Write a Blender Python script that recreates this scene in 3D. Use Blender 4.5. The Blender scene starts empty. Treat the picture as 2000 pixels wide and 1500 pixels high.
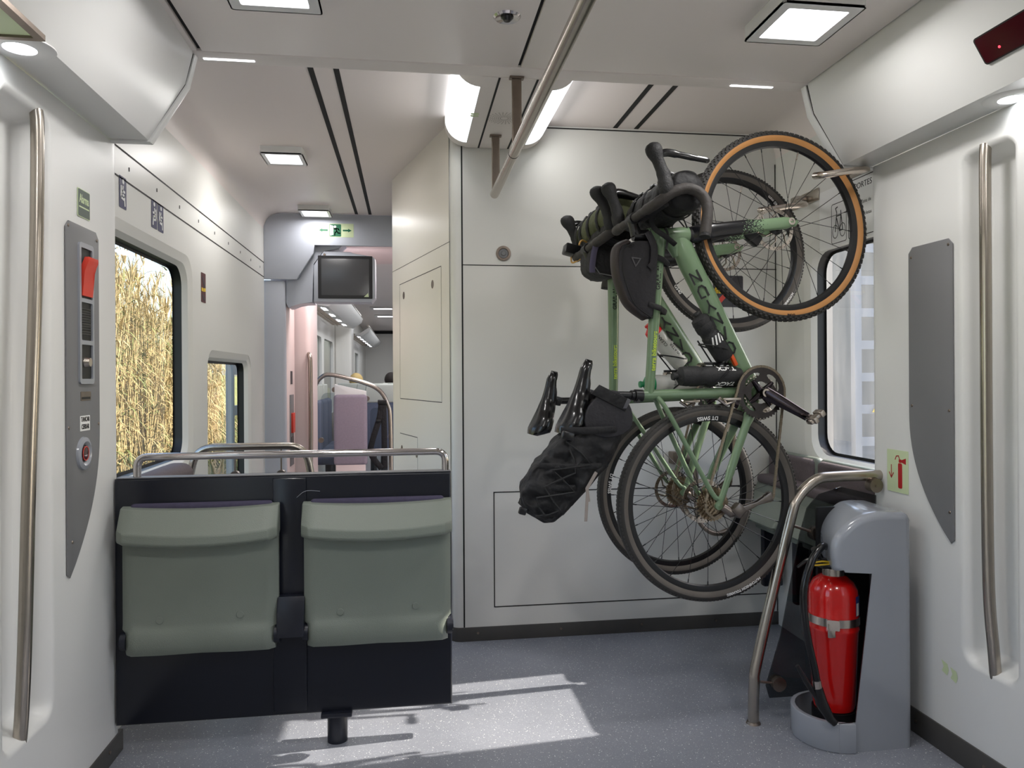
import bpy, bmesh, math, random
from mathutils import Vector, Matrix
from math import sin, cos, pi, radians, atan2, sqrt
random.seed(7)
sc = bpy.context.scene
COL = sc.collection
# ------------------------------------------------------------------ camera
YAW = math.atan(203/1450)
cd = bpy.data.cameras.new('camera'); cam = bpy.data.objects.new('camera', cd); COL.objects.link(cam)
cd.sensor_width = 36; cd.lens = 36*1450/2000; cd.shift_y = -0.0075; cd.clip_start = .02; cd.clip_end = 500
cam.matrix_world = Matrix.Translation((0, 0, 1.25)) @ Matrix.Rotation(-YAW, 4, 'Z') @ Matrix.Rotation(radians(90), 4, 'X') @ Matrix.Rotation(-.006, 4, 'Z')
sc.camera = cam
# ------------------------------------------------------------------ world, sun, exposure
SUN_DIR = Vector((-1, -.09, -.765)).normalized()
w = bpy.data.worlds.new('sky'); sc.world = w; w.use_nodes = True
nt = w.node_tree; bg = nt.nodes['Background']
sky = nt.nodes.new('ShaderNodeTexSky'); sky.sky_type = 'NISHITA'; sky.sun_disc = False
sky.sun_elevation = radians(37); sky.sun_rotation = radians(82); sky.air_density = 1.0; sky.dust_density = 2.0
nt.links.new(sky.outputs[0], bg.inputs[0]); bg.inputs[1].default_value = .7
sl = bpy.data.lights.new('sun', 'SUN'); sl.energy = 14; sl.angle = radians(.55); sl.color = (1, .93, .82)
so = bpy.data.objects.new('sun', sl); COL.objects.link(so)
so.rotation_euler = SUN_DIR.to_track_quat('-Z', 'Y').to_euler()
vs = sc.view_settings; vs.view_transform = 'Standard'; vs.look = 'None'; vs.gamma = 1; vs.use_curve_mapping = False
vs.exposure = -0.1
LAMP = 0.42
def area(name, loc, sx, sy, power, col=(1, .975, .95), rot=(0, 0, 0), parent=None, spread=180):
    l = bpy.data.lights.new(name, 'AREA'); l.shape = 'RECTANGLE'; l.size = sx; l.size_y = sy; l.energy = power*LAMP; l.color = col
    l.spread = radians(spread)
    o = bpy.data.objects.new(name, l); COL.objects.link(o); o.location = loc; o.rotation_euler = rot
    if parent: o.parent = parent
    return o
# ------------------------------------------------------------------ materials
MATS = {}
def lin(c):
    c /= 255
    return c/12.92 if c <= .04045 else ((c+.055)/1.055)**2.4
def mat(name, rgb, rough=.5, metal=0, noise=.0, nscale=8, bump=0, bscale=60, coat=0, spec=.5, trans=0, alpha=1, emit=None, es=0, srgb=True, aniso=0):
    if name in MATS: return MATS[name]
    m = bpy.data.materials.new(name); m.use_nodes = True; n = m.node_tree; b = n.nodes['Principled BSDF']
    c = tuple(lin(x) for x in rgb) if srgb else tuple(rgb)
    b.inputs['Base Color'].default_value = (*c, 1); b.inputs['Roughness'].default_value = rough; b.inputs['Metallic'].default_value = metal
    b.inputs['Coat Weight'].default_value = coat; b.inputs['Specular IOR Level'].default_value = spec
    b.inputs['Transmission Weight'].default_value = trans; b.inputs['Alpha'].default_value = alpha
    if emit: b.inputs['Emission Color'].default_value = (*emit, 1); b.inputs['Emission Strength'].default_value = es
    if noise or bump:
        tc = n.nodes.new('ShaderNodeTexCoord'); tx = n.nodes.new('ShaderNodeTexNoise'); tx.inputs['Scale'].default_value = nscale; tx.inputs['Detail'].default_value = 4
        n.links.new(tc.outputs['Object'], tx.inputs['Vector'])
        if noise:
            r = n.nodes.new('ShaderNodeMix'); r.data_type = 'RGBA'
            r.inputs['A'].default_value = (*[x*(1-noise) for x in c], 1); r.inputs['B'].default_value = (*[min(1, x*(1+noise)) for x in c], 1)
            n.links.new(tx.outputs['Fac'], r.inputs['Factor']); n.links.new(r.outputs['Result'], b.inputs['Base Color'])
        if bump:
            t2 = n.nodes.new('ShaderNodeTexNoise'); t2.inputs['Scale'].default_value = bscale; t2.inputs['Detail'].default_value = 2
            n.links.new(tc.outputs['Object'], t2.inputs['Vector'])
            bp = n.nodes.new('ShaderNodeBump'); bp.inputs['Strength'].default_value = bump; bp.inputs['Distance'].default_value = .01
            n.links.new(t2.outputs['Fac'], bp.inputs['Height']); n.links.new(bp.outputs['Normal'], b.inputs['Normal'])
    MATS[name] = m
    return m
WHITE = mat('warm white wall laminate', (226, 225, 220), .38, noise=.02, nscale=2)
MOULD = mat('white moulded plastic', (226, 226, 224), .35, noise=.015, nscale=3)
CEIL = mat('white ceiling laminate', (238, 230, 225), .5, noise=.02, nscale=1.5)
CEILR = mat('rear ceiling laminate', (236, 226, 222), .42, noise=.02, nscale=1.5)
BULK = mat('blue grey bulkhead plastic', (186, 190, 200), .4, noise=.02)
CREAM = mat('cream gloss partition laminate', (226, 220, 210), .3, noise=.02, nscale=2)
SLOT = mat('black slot', (12, 12, 13), .7)
SEAM = mat('dark seam', (40, 38, 38), .7)
RUBBER = mat('black rubber gasket', (18, 18, 20), .45)
SKIRT = mat('dark grey skirting', (74, 72, 70), .55, noise=.12, nscale=20)
STEEL = mat('brushed stainless steel', (178, 170, 160), .27, 1, noise=.08, nscale=30)
CHROME = mat('polished chrome tube', (205, 200, 200), .12, 1)
BRACK = mat('worn steel bracket', (142, 130, 120), .4, 1, noise=.2, nscale=25)
GREYP = mat('grey painted metal panel', (118, 118, 120), .5, noise=.04)
GREYG = mat('grey glossy plastic housing', (150, 154, 162), .22, noise=.03, coat=.3)
SEATG = mat('grey green seat plastic', (122, 129, 120), .42, noise=.05, nscale=6, bump=.15, bscale=400)
NAVY = mat('navy blue gelcoat', (21, 24, 34), .28, noise=.15, nscale=4)
NAVYB = mat('navy moulded plastic', (24, 27, 38), .35)
MAUVE = mat('mauve grey upholstery', (100, 90, 92), .9, noise=.2, nscale=90, bump=.3, bscale=300)
PINKM = mat('mauve pink upholstery', (150, 138, 150), .9, noise=.12, nscale=60, bump=.2, bscale=300)
CUSHD = mat('dark blue mauve upholstery', (66, 62, 84), .9, noise=.2, nscale=90)
BLUES = mat('blue grey upholstery', (84, 90, 108), .9, noise=.2, nscale=60)
GREEN = mat('sage green bicycle paint', (106, 130, 99), .3, noise=.06, nscale=10, coat=.2)
BLK = mat('satin black alloy', (20, 20, 22), .32)
BLKG = mat('gloss black', (12, 12, 14), .22, coat=.15)
RINGM = mat('dark polished chainring', (74, 70, 70), .3, 1, noise=.2, nscale=60)
BLKR = mat('black rubber', (34, 34, 35), .65, bump=.2, bscale=200)
TYREB = mat('black tyre rubber', (50, 48, 46), .7, noise=.3, nscale=30)
TYREG = mat('dusty grey tyre sidewall', (98, 92, 86), .7, noise=.2, nscale=25)
TAN = mat('tan tyre sidewall', (176, 124, 70), .6, noise=.1, nscale=20)
TAPE = mat('black handlebar tape', (58, 54, 52), .7, bump=.15, bscale=120)
FAB = mat('black nylon fabric', (17, 16, 19), .7, noise=.3, nscale=14, bump=.9, bscale=28)
FABG = mat('charcoal coated fabric', (33, 31, 36), .6, noise=.15, nscale=20, bump=.2, bscale=80)
FABB = mat('brown black coated fabric', (44, 35, 34), .55, noise=.2, nscale=20)
OLIVE = mat('olive nylon fabric', (78, 82, 54), .85, noise=.2, nscale=16, bump=.5, bscale=40)
LILAC = mat('lilac grey webbing', (92, 88, 112), .8)
SILV = mat('silver alloy', (200, 190, 180), .25, 1)
DSIL = mat('grimy drivetrain steel', (158, 142, 120), .36, 1, noise=.5, nscale=120)
CHAINM = mat('oily chain steel', (140, 128, 112), .35, 1, noise=.4, nscale=300)
RED = mat('extinguisher red paint', (206, 22, 20), .2, coat=.6, noise=.04)
REDP = mat('red plastic', (214, 60, 42), .4)
ORANGE = mat('orange plastic', (214, 84, 30), .4)
WHT = mat('white print', (240, 240, 238), .5)
BLKT = mat('black print', (14, 14, 16), .5)
YELT = mat('yellow green print', (190, 214, 60), .5)
YEL = mat('yellow plastic', (226, 190, 40), .4)
GLOWP = mat('pale green photoluminescent film', (206, 220, 178), .5)
REDT = mat('red print', (176, 28, 30), .5)
GRNT = mat('dark green print', (18, 98, 66), .5)
NAVYT = mat('navy sticker film', (34, 34, 84), .5)
DKS = mat('dark grey sticker', (58, 56, 62), .5)
LENS = mat('milky lamp lens', (250, 250, 255), .4, emit=(.93, .93, 1), es=5)
TUBEL = mat('fluorescent lamp lens', (250, 250, 255), .4, emit=(.90, .97, 1), es=2.2)
LEDM = mat('led spot lens', (250, 250, 255), .4, emit=(.88, .93, 1), es=10)
SCREEN = mat('grey monitor glass', (78, 78, 80), .12)
DRED = mat('dark red display glass', (62, 14, 22), .12)
REDL = mat('red led', (255, 40, 50), .4, emit=(1, .05, .08), es=3)
CLEARB = mat('translucent white bottle plastic', (226, 226, 220), .35, trans=.45)
SKIN = mat('skin', (196, 150, 126), .6)
HAIRD = mat('dark hair', (34, 26, 24), .8); HAIRB = mat('blond hair', (206, 178, 120), .8)
SHIRT = mat('dark shirt fabric', (58, 60, 70), .9)

def glass_mat(name, tint, dirt, dcol):
    m = bpy.data.materials.new(name); m.use_nodes = True; n = m.node_tree; n.nodes.clear()
    o = n.nodes.new('ShaderNodeOutputMaterial'); tr = n.nodes.new('ShaderNodeBsdfTransparent'); tr.inputs[0].default_value = (*tint, 1)
    gl = n.nodes.new('ShaderNodeBsdfGlossy'); gl.inputs['Roughness'].default_value = .03
    fr = n.nodes.new('ShaderNodeFresnel'); fr.inputs[0].default_value = 1.4
    tl = n.nodes.new('ShaderNodeBsdfTranslucent'); tl.inputs[0].default_value = (*dcol, 1)
    tc = n.nodes.new('ShaderNodeTexCoord'); tx = n.nodes.new('ShaderNodeTexNoise'); tx.inputs['Scale'].default_value = 6
    mp = n.nodes.new('ShaderNodeMapping'); mp.inputs['Scale'].default_value = (1, 3, .4)
    n.links.new(tc.outputs['Object'], mp.inputs[0]); n.links.new(mp.outputs[0], tx.inputs['Vector'])
    ma = n.nodes.new('ShaderNodeMath'); ma.operation = 'MULTIPLY'; ma.inputs[1].default_value = dirt*2; n.links.new(tx.outputs['Fac'], ma.inputs[0])
    m1 = n.nodes.new('ShaderNodeMixShader'); m2 = n.nodes.new('ShaderNodeMixShader')
    n.links.new(ma.outputs[0], m1.inputs[0]); n.links.new(tr.outputs[0], m1.inputs[1]); n.links.new(tl.outputs[0], m1.inputs[2])
    ge = n.nodes.new('ShaderNodeNewGeometry'); sb = n.nodes.new('ShaderNodeMath'); sb.operation = 'SUBTRACT'; sb.inputs[0].default_value = 1; n.links.new(ge.outputs['Backfacing'], sb.inputs[1])
    mb = n.nodes.new('ShaderNodeMath'); mb.operation = 'MULTIPLY'; n.links.new(fr.outputs[0], mb.inputs[0]); n.links.new(sb.outputs[0], mb.inputs[1])
    n.links.new(mb.outputs[0], m2.inputs[0]); n.links.new(m1.outputs[0], m2.inputs[1]); n.links.new(gl.outputs[0], m2.inputs[2])
    n.links.new(m2.outputs[0], o.inputs[0]); MATS[name] = m
    return m
GLASS = glass_mat('clear window glass', (.97, .97, .95), .02, (.8, .8, .75))
GLASSD = glass_mat('dusty window glass', (.90, .90, .90), .04, (.55, .54, .52))
GLASSK = glass_mat('smoked partition glass', (.42, .43, .44), .02, (.2, .2, .2))
GLASSP = glass_mat('clear partition glass', (.80, .83, .84), .02, (.5, .5, .5))

def floor_mat():
    m = bpy.data.materials.new('speckled grey vinyl'); m.use_nodes = True; n = m.node_tree; b = n.nodes['Principled BSDF']
    tc = n.nodes.new('ShaderNodeTexCoord')
    no = n.nodes.new('ShaderNodeTexNoise'); no.inputs['Scale'].default_value = 2.2; no.inputs['Detail'].default_value = 5; no.inputs['Roughness'].default_value = .6
    n.links.new(tc.outputs['Object'], no.inputs['Vector'])
    mx = n.nodes.new('ShaderNodeMix'); mx.data_type = 'RGBA'
    mx.inputs['A'].default_value = (*[lin(x) for x in (108, 112, 122)], 1); mx.inputs['B'].default_value = (*[lin(x) for x in (146, 149, 158)], 1)
    n.links.new(no.outputs['Fac'], mx.inputs['Factor'])
    last = mx.outputs['Result']
    for sca, thr, colr in ((95, .17, (225, 226, 226)), (120, .13, (60, 62, 66)), (210, .22, (190, 192, 196))):
        v = n.nodes.new('ShaderNodeTexVoronoi'); v.inputs['Scale'].default_value = sca; n.links.new(tc.outputs['Object'], v.inputs['Vector'])
        lt = n.nodes.new('ShaderNodeMath'); lt.operation = 'LESS_THAN'; lt.inputs[1].default_value = thr; n.links.new(v.outputs['Distance'], lt.inputs[0])
        n2 = n.nodes.new('ShaderNodeTexWhiteNoise'); n2.noise_dimensions = '3D'; n.links.new(v.outputs['Position'], n2.inputs['Vector'])
        l2 = n.nodes.new('ShaderNodeMath'); l2.operation = 'LESS_THAN'; l2.inputs[1].default_value = .45; n.links.new(n2.outputs['Value'], l2.inputs[0])
        mu = n.nodes.new('ShaderNodeMath'); mu.operation = 'MULTIPLY'; n.links.new(lt.outputs[0], mu.inputs[0]); n.links.new(l2.outputs[0], mu.inputs[1])
        q = n.nodes.new('ShaderNodeMix'); q.data_type = 'RGBA'; n.links.new(mu.outputs[0], q.inputs['Factor']); n.links.new(last, q.inputs['A'])
        q.inputs['B'].default_value = (*[lin(x) for x in colr], 1); last = q.outputs['Result']
    n.links.new(last, b.inputs['Base Color']); b.inputs['Roughness'].default_value = .42
    return m
FLOOR = floor_mat()
def fork_mat():
    m = bpy.data.materials.new('black to green speckled fork paint'); m.use_nodes = True; n = m.node_tree; b = n.nodes['Principled BSDF']
    tc = n.nodes.new('ShaderNodeTexCoord'); se = n.nodes.new('ShaderNodeSeparateXYZ'); n.links.new(tc.outputs['Object'], se.inputs[0])
    # height above the axle along the fork: Z of the bicycle's own space, 0 at the tip
    mr = n.nodes.new('ShaderNodeMapRange'); mr.inputs['From Min'].default_value = .085; mr.inputs['From Max'].default_value = .185
    n.links.new(se.outputs['Z'], mr.inputs['Value'])
    v = n.nodes.new('ShaderNodeTexVoronoi'); v.inputs['Scale'].default_value = 330; v.distance = 'MANHATTAN'; n.links.new(tc.outputs['Object'], v.inputs['Vector'])
    wn = n.nodes.new('ShaderNodeTexWhiteNoise'); n.links.new(v.outputs['Position'], wn.inputs['Vector'])
    lt = n.nodes.new('ShaderNodeMath'); lt.operation = 'LESS_THAN'; n.links.new(wn.outputs['Value'], lt.inputs[0]); n.links.new(mr.outputs[0], lt.inputs[1])
    q = n.nodes.new('ShaderNodeMix'); q.data_type = 'RGBA'; n.links.new(lt.outputs[0], q.inputs['Factor'])
    q.inputs['A'].default_value = (*[lin(x) for x in (106, 130, 99)], 1); q.inputs['B'].default_value = (.006, .006, .008, 1)
    n.links.new(q.outputs['Result'], b.inputs['Base Color']); b.inputs['Roughness'].default_value = .25
    return m
FORKM = fork_mat()
# ------------------------------------------------------------------ mesh helpers
def obj(name, bm, m, parent=None, sharp=35, world=None):
    me = bpy.data.meshes.new(name); bmesh.ops.recalc_face_normals(bm, faces=bm.faces); bm.to_mesh(me); bm.free()
    if isinstance(m, (list, tuple)):
        for x in m: me.materials.append(x)
    else: me.materials.append(m)
    me.shade_smooth(); me.set_sharp_from_angle(angle=radians(sharp))
    o = bpy.data.objects.new(name, me); COL.objects.link(o)
    if parent: o.parent = parent
    if world is not None: o.matrix_world = world
    return o
def tag(o, label, cat, group=None):
    o['label'] = label; o['category'] = cat
    if group: o['group'] = group
    return o
def thing(name, label, cat, loc=(0, 0, 0), group=None, m=None):
    o = bpy.data.objects.new(name, None); COL.objects.link(o); o.empty_display_size = .05
    if m is not None: o.matrix_world = m
    else: o.location = loc
    return tag(o, label, cat, group)
def struct(name, bm, m, parent=None, sharp=35):
    o = obj(name, bm, m, parent, sharp)
    if not parent: o['kind'] = 'structure'
    return o
def B(): return bmesh.new()
def box(bm, a, b, bev=0, seg=2, M=None):
    a = Vector(a); b = Vector(b); r = bmesh.ops.create_cube(bm, size=1); vs_ = r['verts']
    c = (a+b)/2; s = b-a
    bmesh.ops.transform(bm, matrix=Matrix.Translation(c) @ Matrix.Diagonal((abs(s.x), abs(s.y), abs(s.z), 1)), verts=vs_)
    if bev:
        es = list({e for v in vs_ for e in v.link_edges})
        r2 = bmesh.ops.bevel(bm, geom=es, offset=bev, segments=seg, affect='EDGES', profile=.5); vs_ = list({v for f in r2['faces'] for v in f.verts} | {v for v in vs_ if v.is_valid})
    if M is not None: bmesh.ops.transform(bm, matrix=M, verts=vs_)
    return bm
def smoothpath(pts, n=6):
    P = [Vector(p) for p in pts]
    if len(P) < 3: return P
    out = []
    for i in range(len(P)-1):
        p0 = P[max(i-1, 0)]; p1 = P[i]; p2 = P[i+1]; p3 = P[min(i+2, len(P)-1)]
        for k in range(n):
            t = k/n
            out.append(.5*((2*p1)+(-p0+p2)*t+(2*p0-5*p1+4*p2-p3)*t*t+(-p0+3*p1-3*p2+p3)*t**3))
    out.append(P[-1]); return out
def fillet(pts, r, n=6):
    P = [Vector(p) for p in pts]; out = [P[0]]
    for i in range(1, len(P)-1):
        a = (P[i-1]-P[i]); b = (P[i+1]-P[i]); rr = min(r, a.length*.49, b.length*.49); a.normalize(); b.normalize()
        s = P[i]+a*rr; e = P[i]+b*rr
        for k in range(n+1):
            t = k/n; out.append((1-t)**2*s+2*t*(1-t)*P[i]+t*t*e)
    out.append(P[-1]); return out
def tube(bm, pts, r, seg=12, closed=False, sx=1, sy=1, up=None, caps=True):
    P = [Vector(p) for p in pts]; n = len(P); rs = r if isinstance(r, (list, tuple)) else [r]*n
    T = []
    for i in range(n):
        if closed: t = P[(i+1) % n]-P[i-1]
        else: t = P[min(i+1, n-1)]-P[max(i-1, 0)]
        T.append(t.normalized() if t.length > 1e-9 else Vector((0, 0, 1)))
    u = Vector(up) if up else (Vector((0, 0, 1)) if abs(T[0].z) < .9 else Vector((1, 0, 0)))
    u = (u-T[0]*u.dot(T[0])).normalized(); rings = []
    for i in range(n):
        u = (u-T[i]*u.dot(T[i])); u = u.normalized() if u.length > 1e-6 else T[i].orthogonal().normalized()
        v = T[i].cross(u); ring = []
        for k in range(seg):
            a = 2*pi*k/seg; ring.append(bm.verts.new(P[i]+(u*cos(a)*sx+v*sin(a)*sy)*rs[i]))
        rings.append(ring)
    m = n if closed else n-1
    for i in range(m):
        A = rings[i]; C = rings[(i+1) % n]
        for k in range(seg): bm.faces.new((A[k], A[(k+1) % seg], C[(k+1) % seg], C[k]))
    if caps and not closed: bm.faces.new(rings[0][::-1]); bm.faces.new(rings[-1])
    return bm
def cyl(bm, a, b, r, seg=20, r2=None): return tube(bm, [a, b], [r, r2 if r2 is not None else r], seg)
def lathe(bm, prof, seg=32, M=None, a0=0, a1=2*pi):
    full = abs(a1-a0-2*pi) < 1e-6; n = seg if full else seg+1; rings = []
    for (r, h) in prof:
        rings.append([bm.verts.new((r*cos(a0+(a1-a0)*k/seg), r*sin(a0+(a1-a0)*k/seg), h)) for k in range(n)] if r > 1e-6 else [bm.verts.new((0, 0, h))])
    for i in range(len(rings)-1):
        A, C = rings[i], rings[i+1]
        for k in range(seg):
            k2 = (k+1) % n
            if len(A) == 1 and len(C) == 1: continue
            if len(A) == 1: bm.faces.new((A[0], C[k], C[k2]))
            elif len(C) == 1: bm.faces.new((A[k], A[k2], C[0]))
            else: bm.faces.new((A[k], A[k2], C[k2], C[k]))
    if M is not None: bmesh.ops.transform(bm, matrix=M, verts=[v for r in rings for v in r])
    return bm
AX = {'x': Matrix(((0, 0, 1, 0), (1, 0, 0, 0), (0, 1, 0, 0), (0, 0, 0, 1))),   # (a,b,h)->(h,a,b)
      'y': Matrix(((0, 1, 0, 0), (0, 0, 1, 0), (1, 0, 0, 0), (0, 0, 0, 1))),   # (a,b,h)->(b,h,a)
      'z': Matrix.Identity(4)}
def ring_of(closed_prof, bm, seg, M):   # closed section revolved: torus-like
    n = len(closed_prof); rings = []
    for k in range(seg):
        a = 2*pi*k/seg; rings.append([bm.verts.new(M @ Vector((r*cos(a), r*sin(a), h))) for r, h in closed_prof])
    for k in range(seg):
        A, C = rings[k], rings[(k+1) % seg]
        for i in range(n): bm.faces.new((A[i], A[(i+1) % n], C[(i+1) % n], C[i]))
    return bm
def rrect(x0, y0, x1, y1, r, n=6):
    out = []
    for cx, cy, a in ((x1-r, y1-r, 0), (x0+r, y1-r, pi/2), (x0+r, y0+r, pi), (x1-r, y0+r, 3*pi/2)):
        for k in range(n+1): out.append((cx+r*cos(a+pi/2*k/n), cy+r*sin(a+pi/2*k/n)))
    return out
def plane_pt(pl, u, v, w_):
    if pl == 'xz': return (u, w_, v)
    if pl == 'yz': return (w_, u, v)
    return (u, v, w_)
def prism(bm, poly, pl, w0, w1, bev=0, seg=2):
    A = [bm.verts.new(plane_pt(pl, u, v, w0)) for u, v in poly]; C = [bm.verts.new(plane_pt(pl, u, v, w1)) for u, v in poly]
    n = len(poly); f1 = bm.faces.new(A); f2 = bm.faces.new(C[::-1])
    for i in range(n): bm.faces.new((A[i], C[i], C[(i+1) % n], A[(i+1) % n]))
    if bev:
        es = list(set(list(f1.edges)+list(f2.edges))); bmesh.ops.bevel(bm, geom=es, offset=bev, segments=seg, affect='EDGES', profile=.5)
    return bm
def plate(bm, outer, holes, pl, w0, w1):
    """flat plate with holes, w0..w1 thick, through a filled 2D curve"""
    cu = bpy.data.curves.new('tmp', 'CURVE'); cu.dimensions = '2D'; cu.fill_mode = 'BOTH'; cu.extrude = abs(w1-w0)/2
    for loop in [outer]+holes:
        s = cu.splines.new('POLY'); s.points.add(len(loop)-1)
        for i, (u, v) in enumerate(loop): s.points[i].co = (u, v, 0, 1)
        s.use_cyclic_u = True
    o = bpy.data.objects.new('tmp', cu); me = bpy.data.meshes.new_from_object(o); t = bmesh.new(); t.from_mesh(me)
    mid = (w0+w1)/2
    for v in t.verts: v.co = Vector(plane_pt(pl, v.co.x, v.co.y, v.co.z+mid))
    t.to_mesh(me); t.free(); bm.from_mesh(me)
    bpy.data.objects.remove(o); bpy.data.curves.remove(cu); bpy.data.meshes.remove(me)
    return bm
def text2d(s, size, depth=.0006, bold=0, align='CENTER', shear=0, sx=1):
    cu = bpy.data.curves.new('tmp', 'FONT'); cu.body = s; cu.size = size; cu.extrude = depth/2; cu.align_x = align; cu.align_y = 'CENTER'; cu.offset = bold; cu.resolution_u = 3; cu.shear = shear
    o = bpy.data.objects.new('tmp', cu); me = bpy.data.meshes.new_from_object(o); t = bmesh.new(); t.from_mesh(me)
    for v in t.verts: v.co.x *= sx
    bpy.data.objects.remove(o); bpy.data.curves.remove(cu); bpy.data.meshes.remove(me)
    return t
def text(name, s, size, M, m, parent=None, **k):
    t = text2d(s, size, **k); bmesh.ops.transform(t, matrix=M, verts=t.verts); return obj(name, t, m, parent)
def frame(o, ux, uy):   # matrix whose x,y axes are ux, uy
    ux = Vector(ux).normalized(); uy = Vector(uy); uy = (uy-ux*uy.dot(ux)).normalized(); uz = ux.cross(uy)
    return Matrix(((ux.x, uy.x, uz.x, o[0]), (ux.y, uy.y, uz.y, o[1]), (ux.z, uy.z, uz.z, o[2]), (0, 0, 0, 1)))
def strokes(bm, paths, wd, depth=.0008):   # thick 2D polylines in the xy plane
    for p in paths:
        for (a, b) in zip(p[:-1], p[1:]):
            a = Vector((*a, 0)); b = Vector((*b, 0)); d = (b-a).normalized(); nrm = Vector((-d.y, d.x, 0))*wd/2; a2 = a-d*wd*.35; b2 = b+d*wd*.35
            q = [a2+nrm, a2-nrm, b2-nrm, b2+nrm]; A = [bm.verts.new(x) for x in q]; C = [bm.verts.new(x+Vector((0, 0, depth))) for x in q]
            bm.faces.new(A[::-1]); bm.faces.new(C)
            for i in range(4): bm.faces.new((A[i], A[(i+1) % 4], C[(i+1) % 4], C[i]))
    return bm
def copy_tree(o, parent=None):
    c = o.copy(); COL.objects.link(c)
    if parent: c.parent = parent; c.matrix_parent_inverse = o.matrix_parent_inverse.copy()
    for ch in list(o.children): copy_tree(ch, c)
    return c
I4 = Matrix.Identity(4)
# ================================================================== SETTING
XL, XR = -1.03, 1.83
VZ, RZ = 2.33, 2.45          # vestibule and rear ceiling heights
LIP = 2.60
bm = B(); box(bm, (-1.3, -2.2, -.06), (2.1, 19.2, 0)); struct('floor', bm, FLOOR)
# --- vestibule ceiling: three lift-out panels with dark joints
bm = B(); box(bm, (-.72, -2.2, VZ+.012), (1.50, LIP-.02, VZ+.10)); ce = struct('ceiling', bm, SLOT)
for x0, x1 in ((-.72, -.683), (-.668, .386), (.398, 1.476), (1.488, 1.52)):
    for y0, y1 in ((-2.2, .30), (.308, LIP-.03)):
        bm = B(); box(bm, (x0, y0, VZ), (x1, y1, VZ+.014), .003); struct('ceiling_panel', bm, CEIL, ce)
bm = B(); box(bm, (-.725, LIP-.024, VZ), (1.505, LIP+.062, RZ+.02), .006, 3); struct('trim_1', bm, CEIL)
# --- rear ceiling with coves
def cove(x_in, sgn, X):
    r = .12; pts = []
    for k in range(9):
        a = pi/2*k/8; pts.append((X-sgn*(r-r*sin(a)), RZ-r+r*cos(a)))
    return pts
bm = B(); poly = [(XL-.05, RZ+.03), (XL-.05, RZ-.12)]+[(x, z) for x, z in reversed(cove(0, -1, XL))][0:]
L_ = [(XL+.12-.12*sin(pi/2*k/8), RZ-.12+.12*cos(pi/2*k/8)) for k in range(9)]       # from ceiling to wall
R_ = [(XR-.12+.12*sin(pi/2*k/8), RZ-.12+.12*cos(pi/2*k/8)) for k in range(9)]
poly = [(XL-.05, RZ+.06)]+[(XL-.05, RZ-.12)]+L_[::-1]+R_+[(XR+.05, RZ-.12), (XR+.05, RZ+.06)]
prism(bm, poly, 'xz', LIP+.03, 5.60); cr = struct('ceiling', bm, CEILR)
for x, y1 in ((-.368, 5.565), (-.270, 5.565), (1.0, 3.49), (1.105, 3.49)):
    bm = B(); box(bm, (x-.011, LIP+.07, RZ-.0015), (x+.011, y1, RZ+.01)); struct('ceiling_slot', bm, SLOT, cr)
# --- door headers: the sloping boxes over the side doors
def header(sgn, cx, name):
    X = lambda d: cx+sgn*d
    def prof(o=0): return [(X(1.09-o), VZ+.07), (X(1.09-o), VZ-.0-o*.4), (X(1.115-o), 2.225-o*.6), (X(1.232-o*.7), 2.035-o), (X(1.60), 2.035-o), (X(1.60), VZ+.07)]
    bm = B(); prism(bm, prof(), 'xz', -2.2, LIP-.012, .004); h = struct(name, bm, MOULD)
    bm = B(); prism(bm, prof(.004), 'xz', LIP-.006, LIP+.03, .006); struct('end_flange', bm, MOULD, h)
    bm = B(); prism(bm, [(X(1.0915), VZ), (X(1.0915), VZ-.003), (X(1.118), 2.224), (X(1.236), 2.038), (X(1.58), 2.038), (X(1.58), VZ)], 'xz', LIP-.013, LIP-.005); struct('dark_joint', bm, SEAM, h)
    return h
HL = header(-1, .39, 'trim_2'); HR = header(1, .39, 'trim_3')
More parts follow.
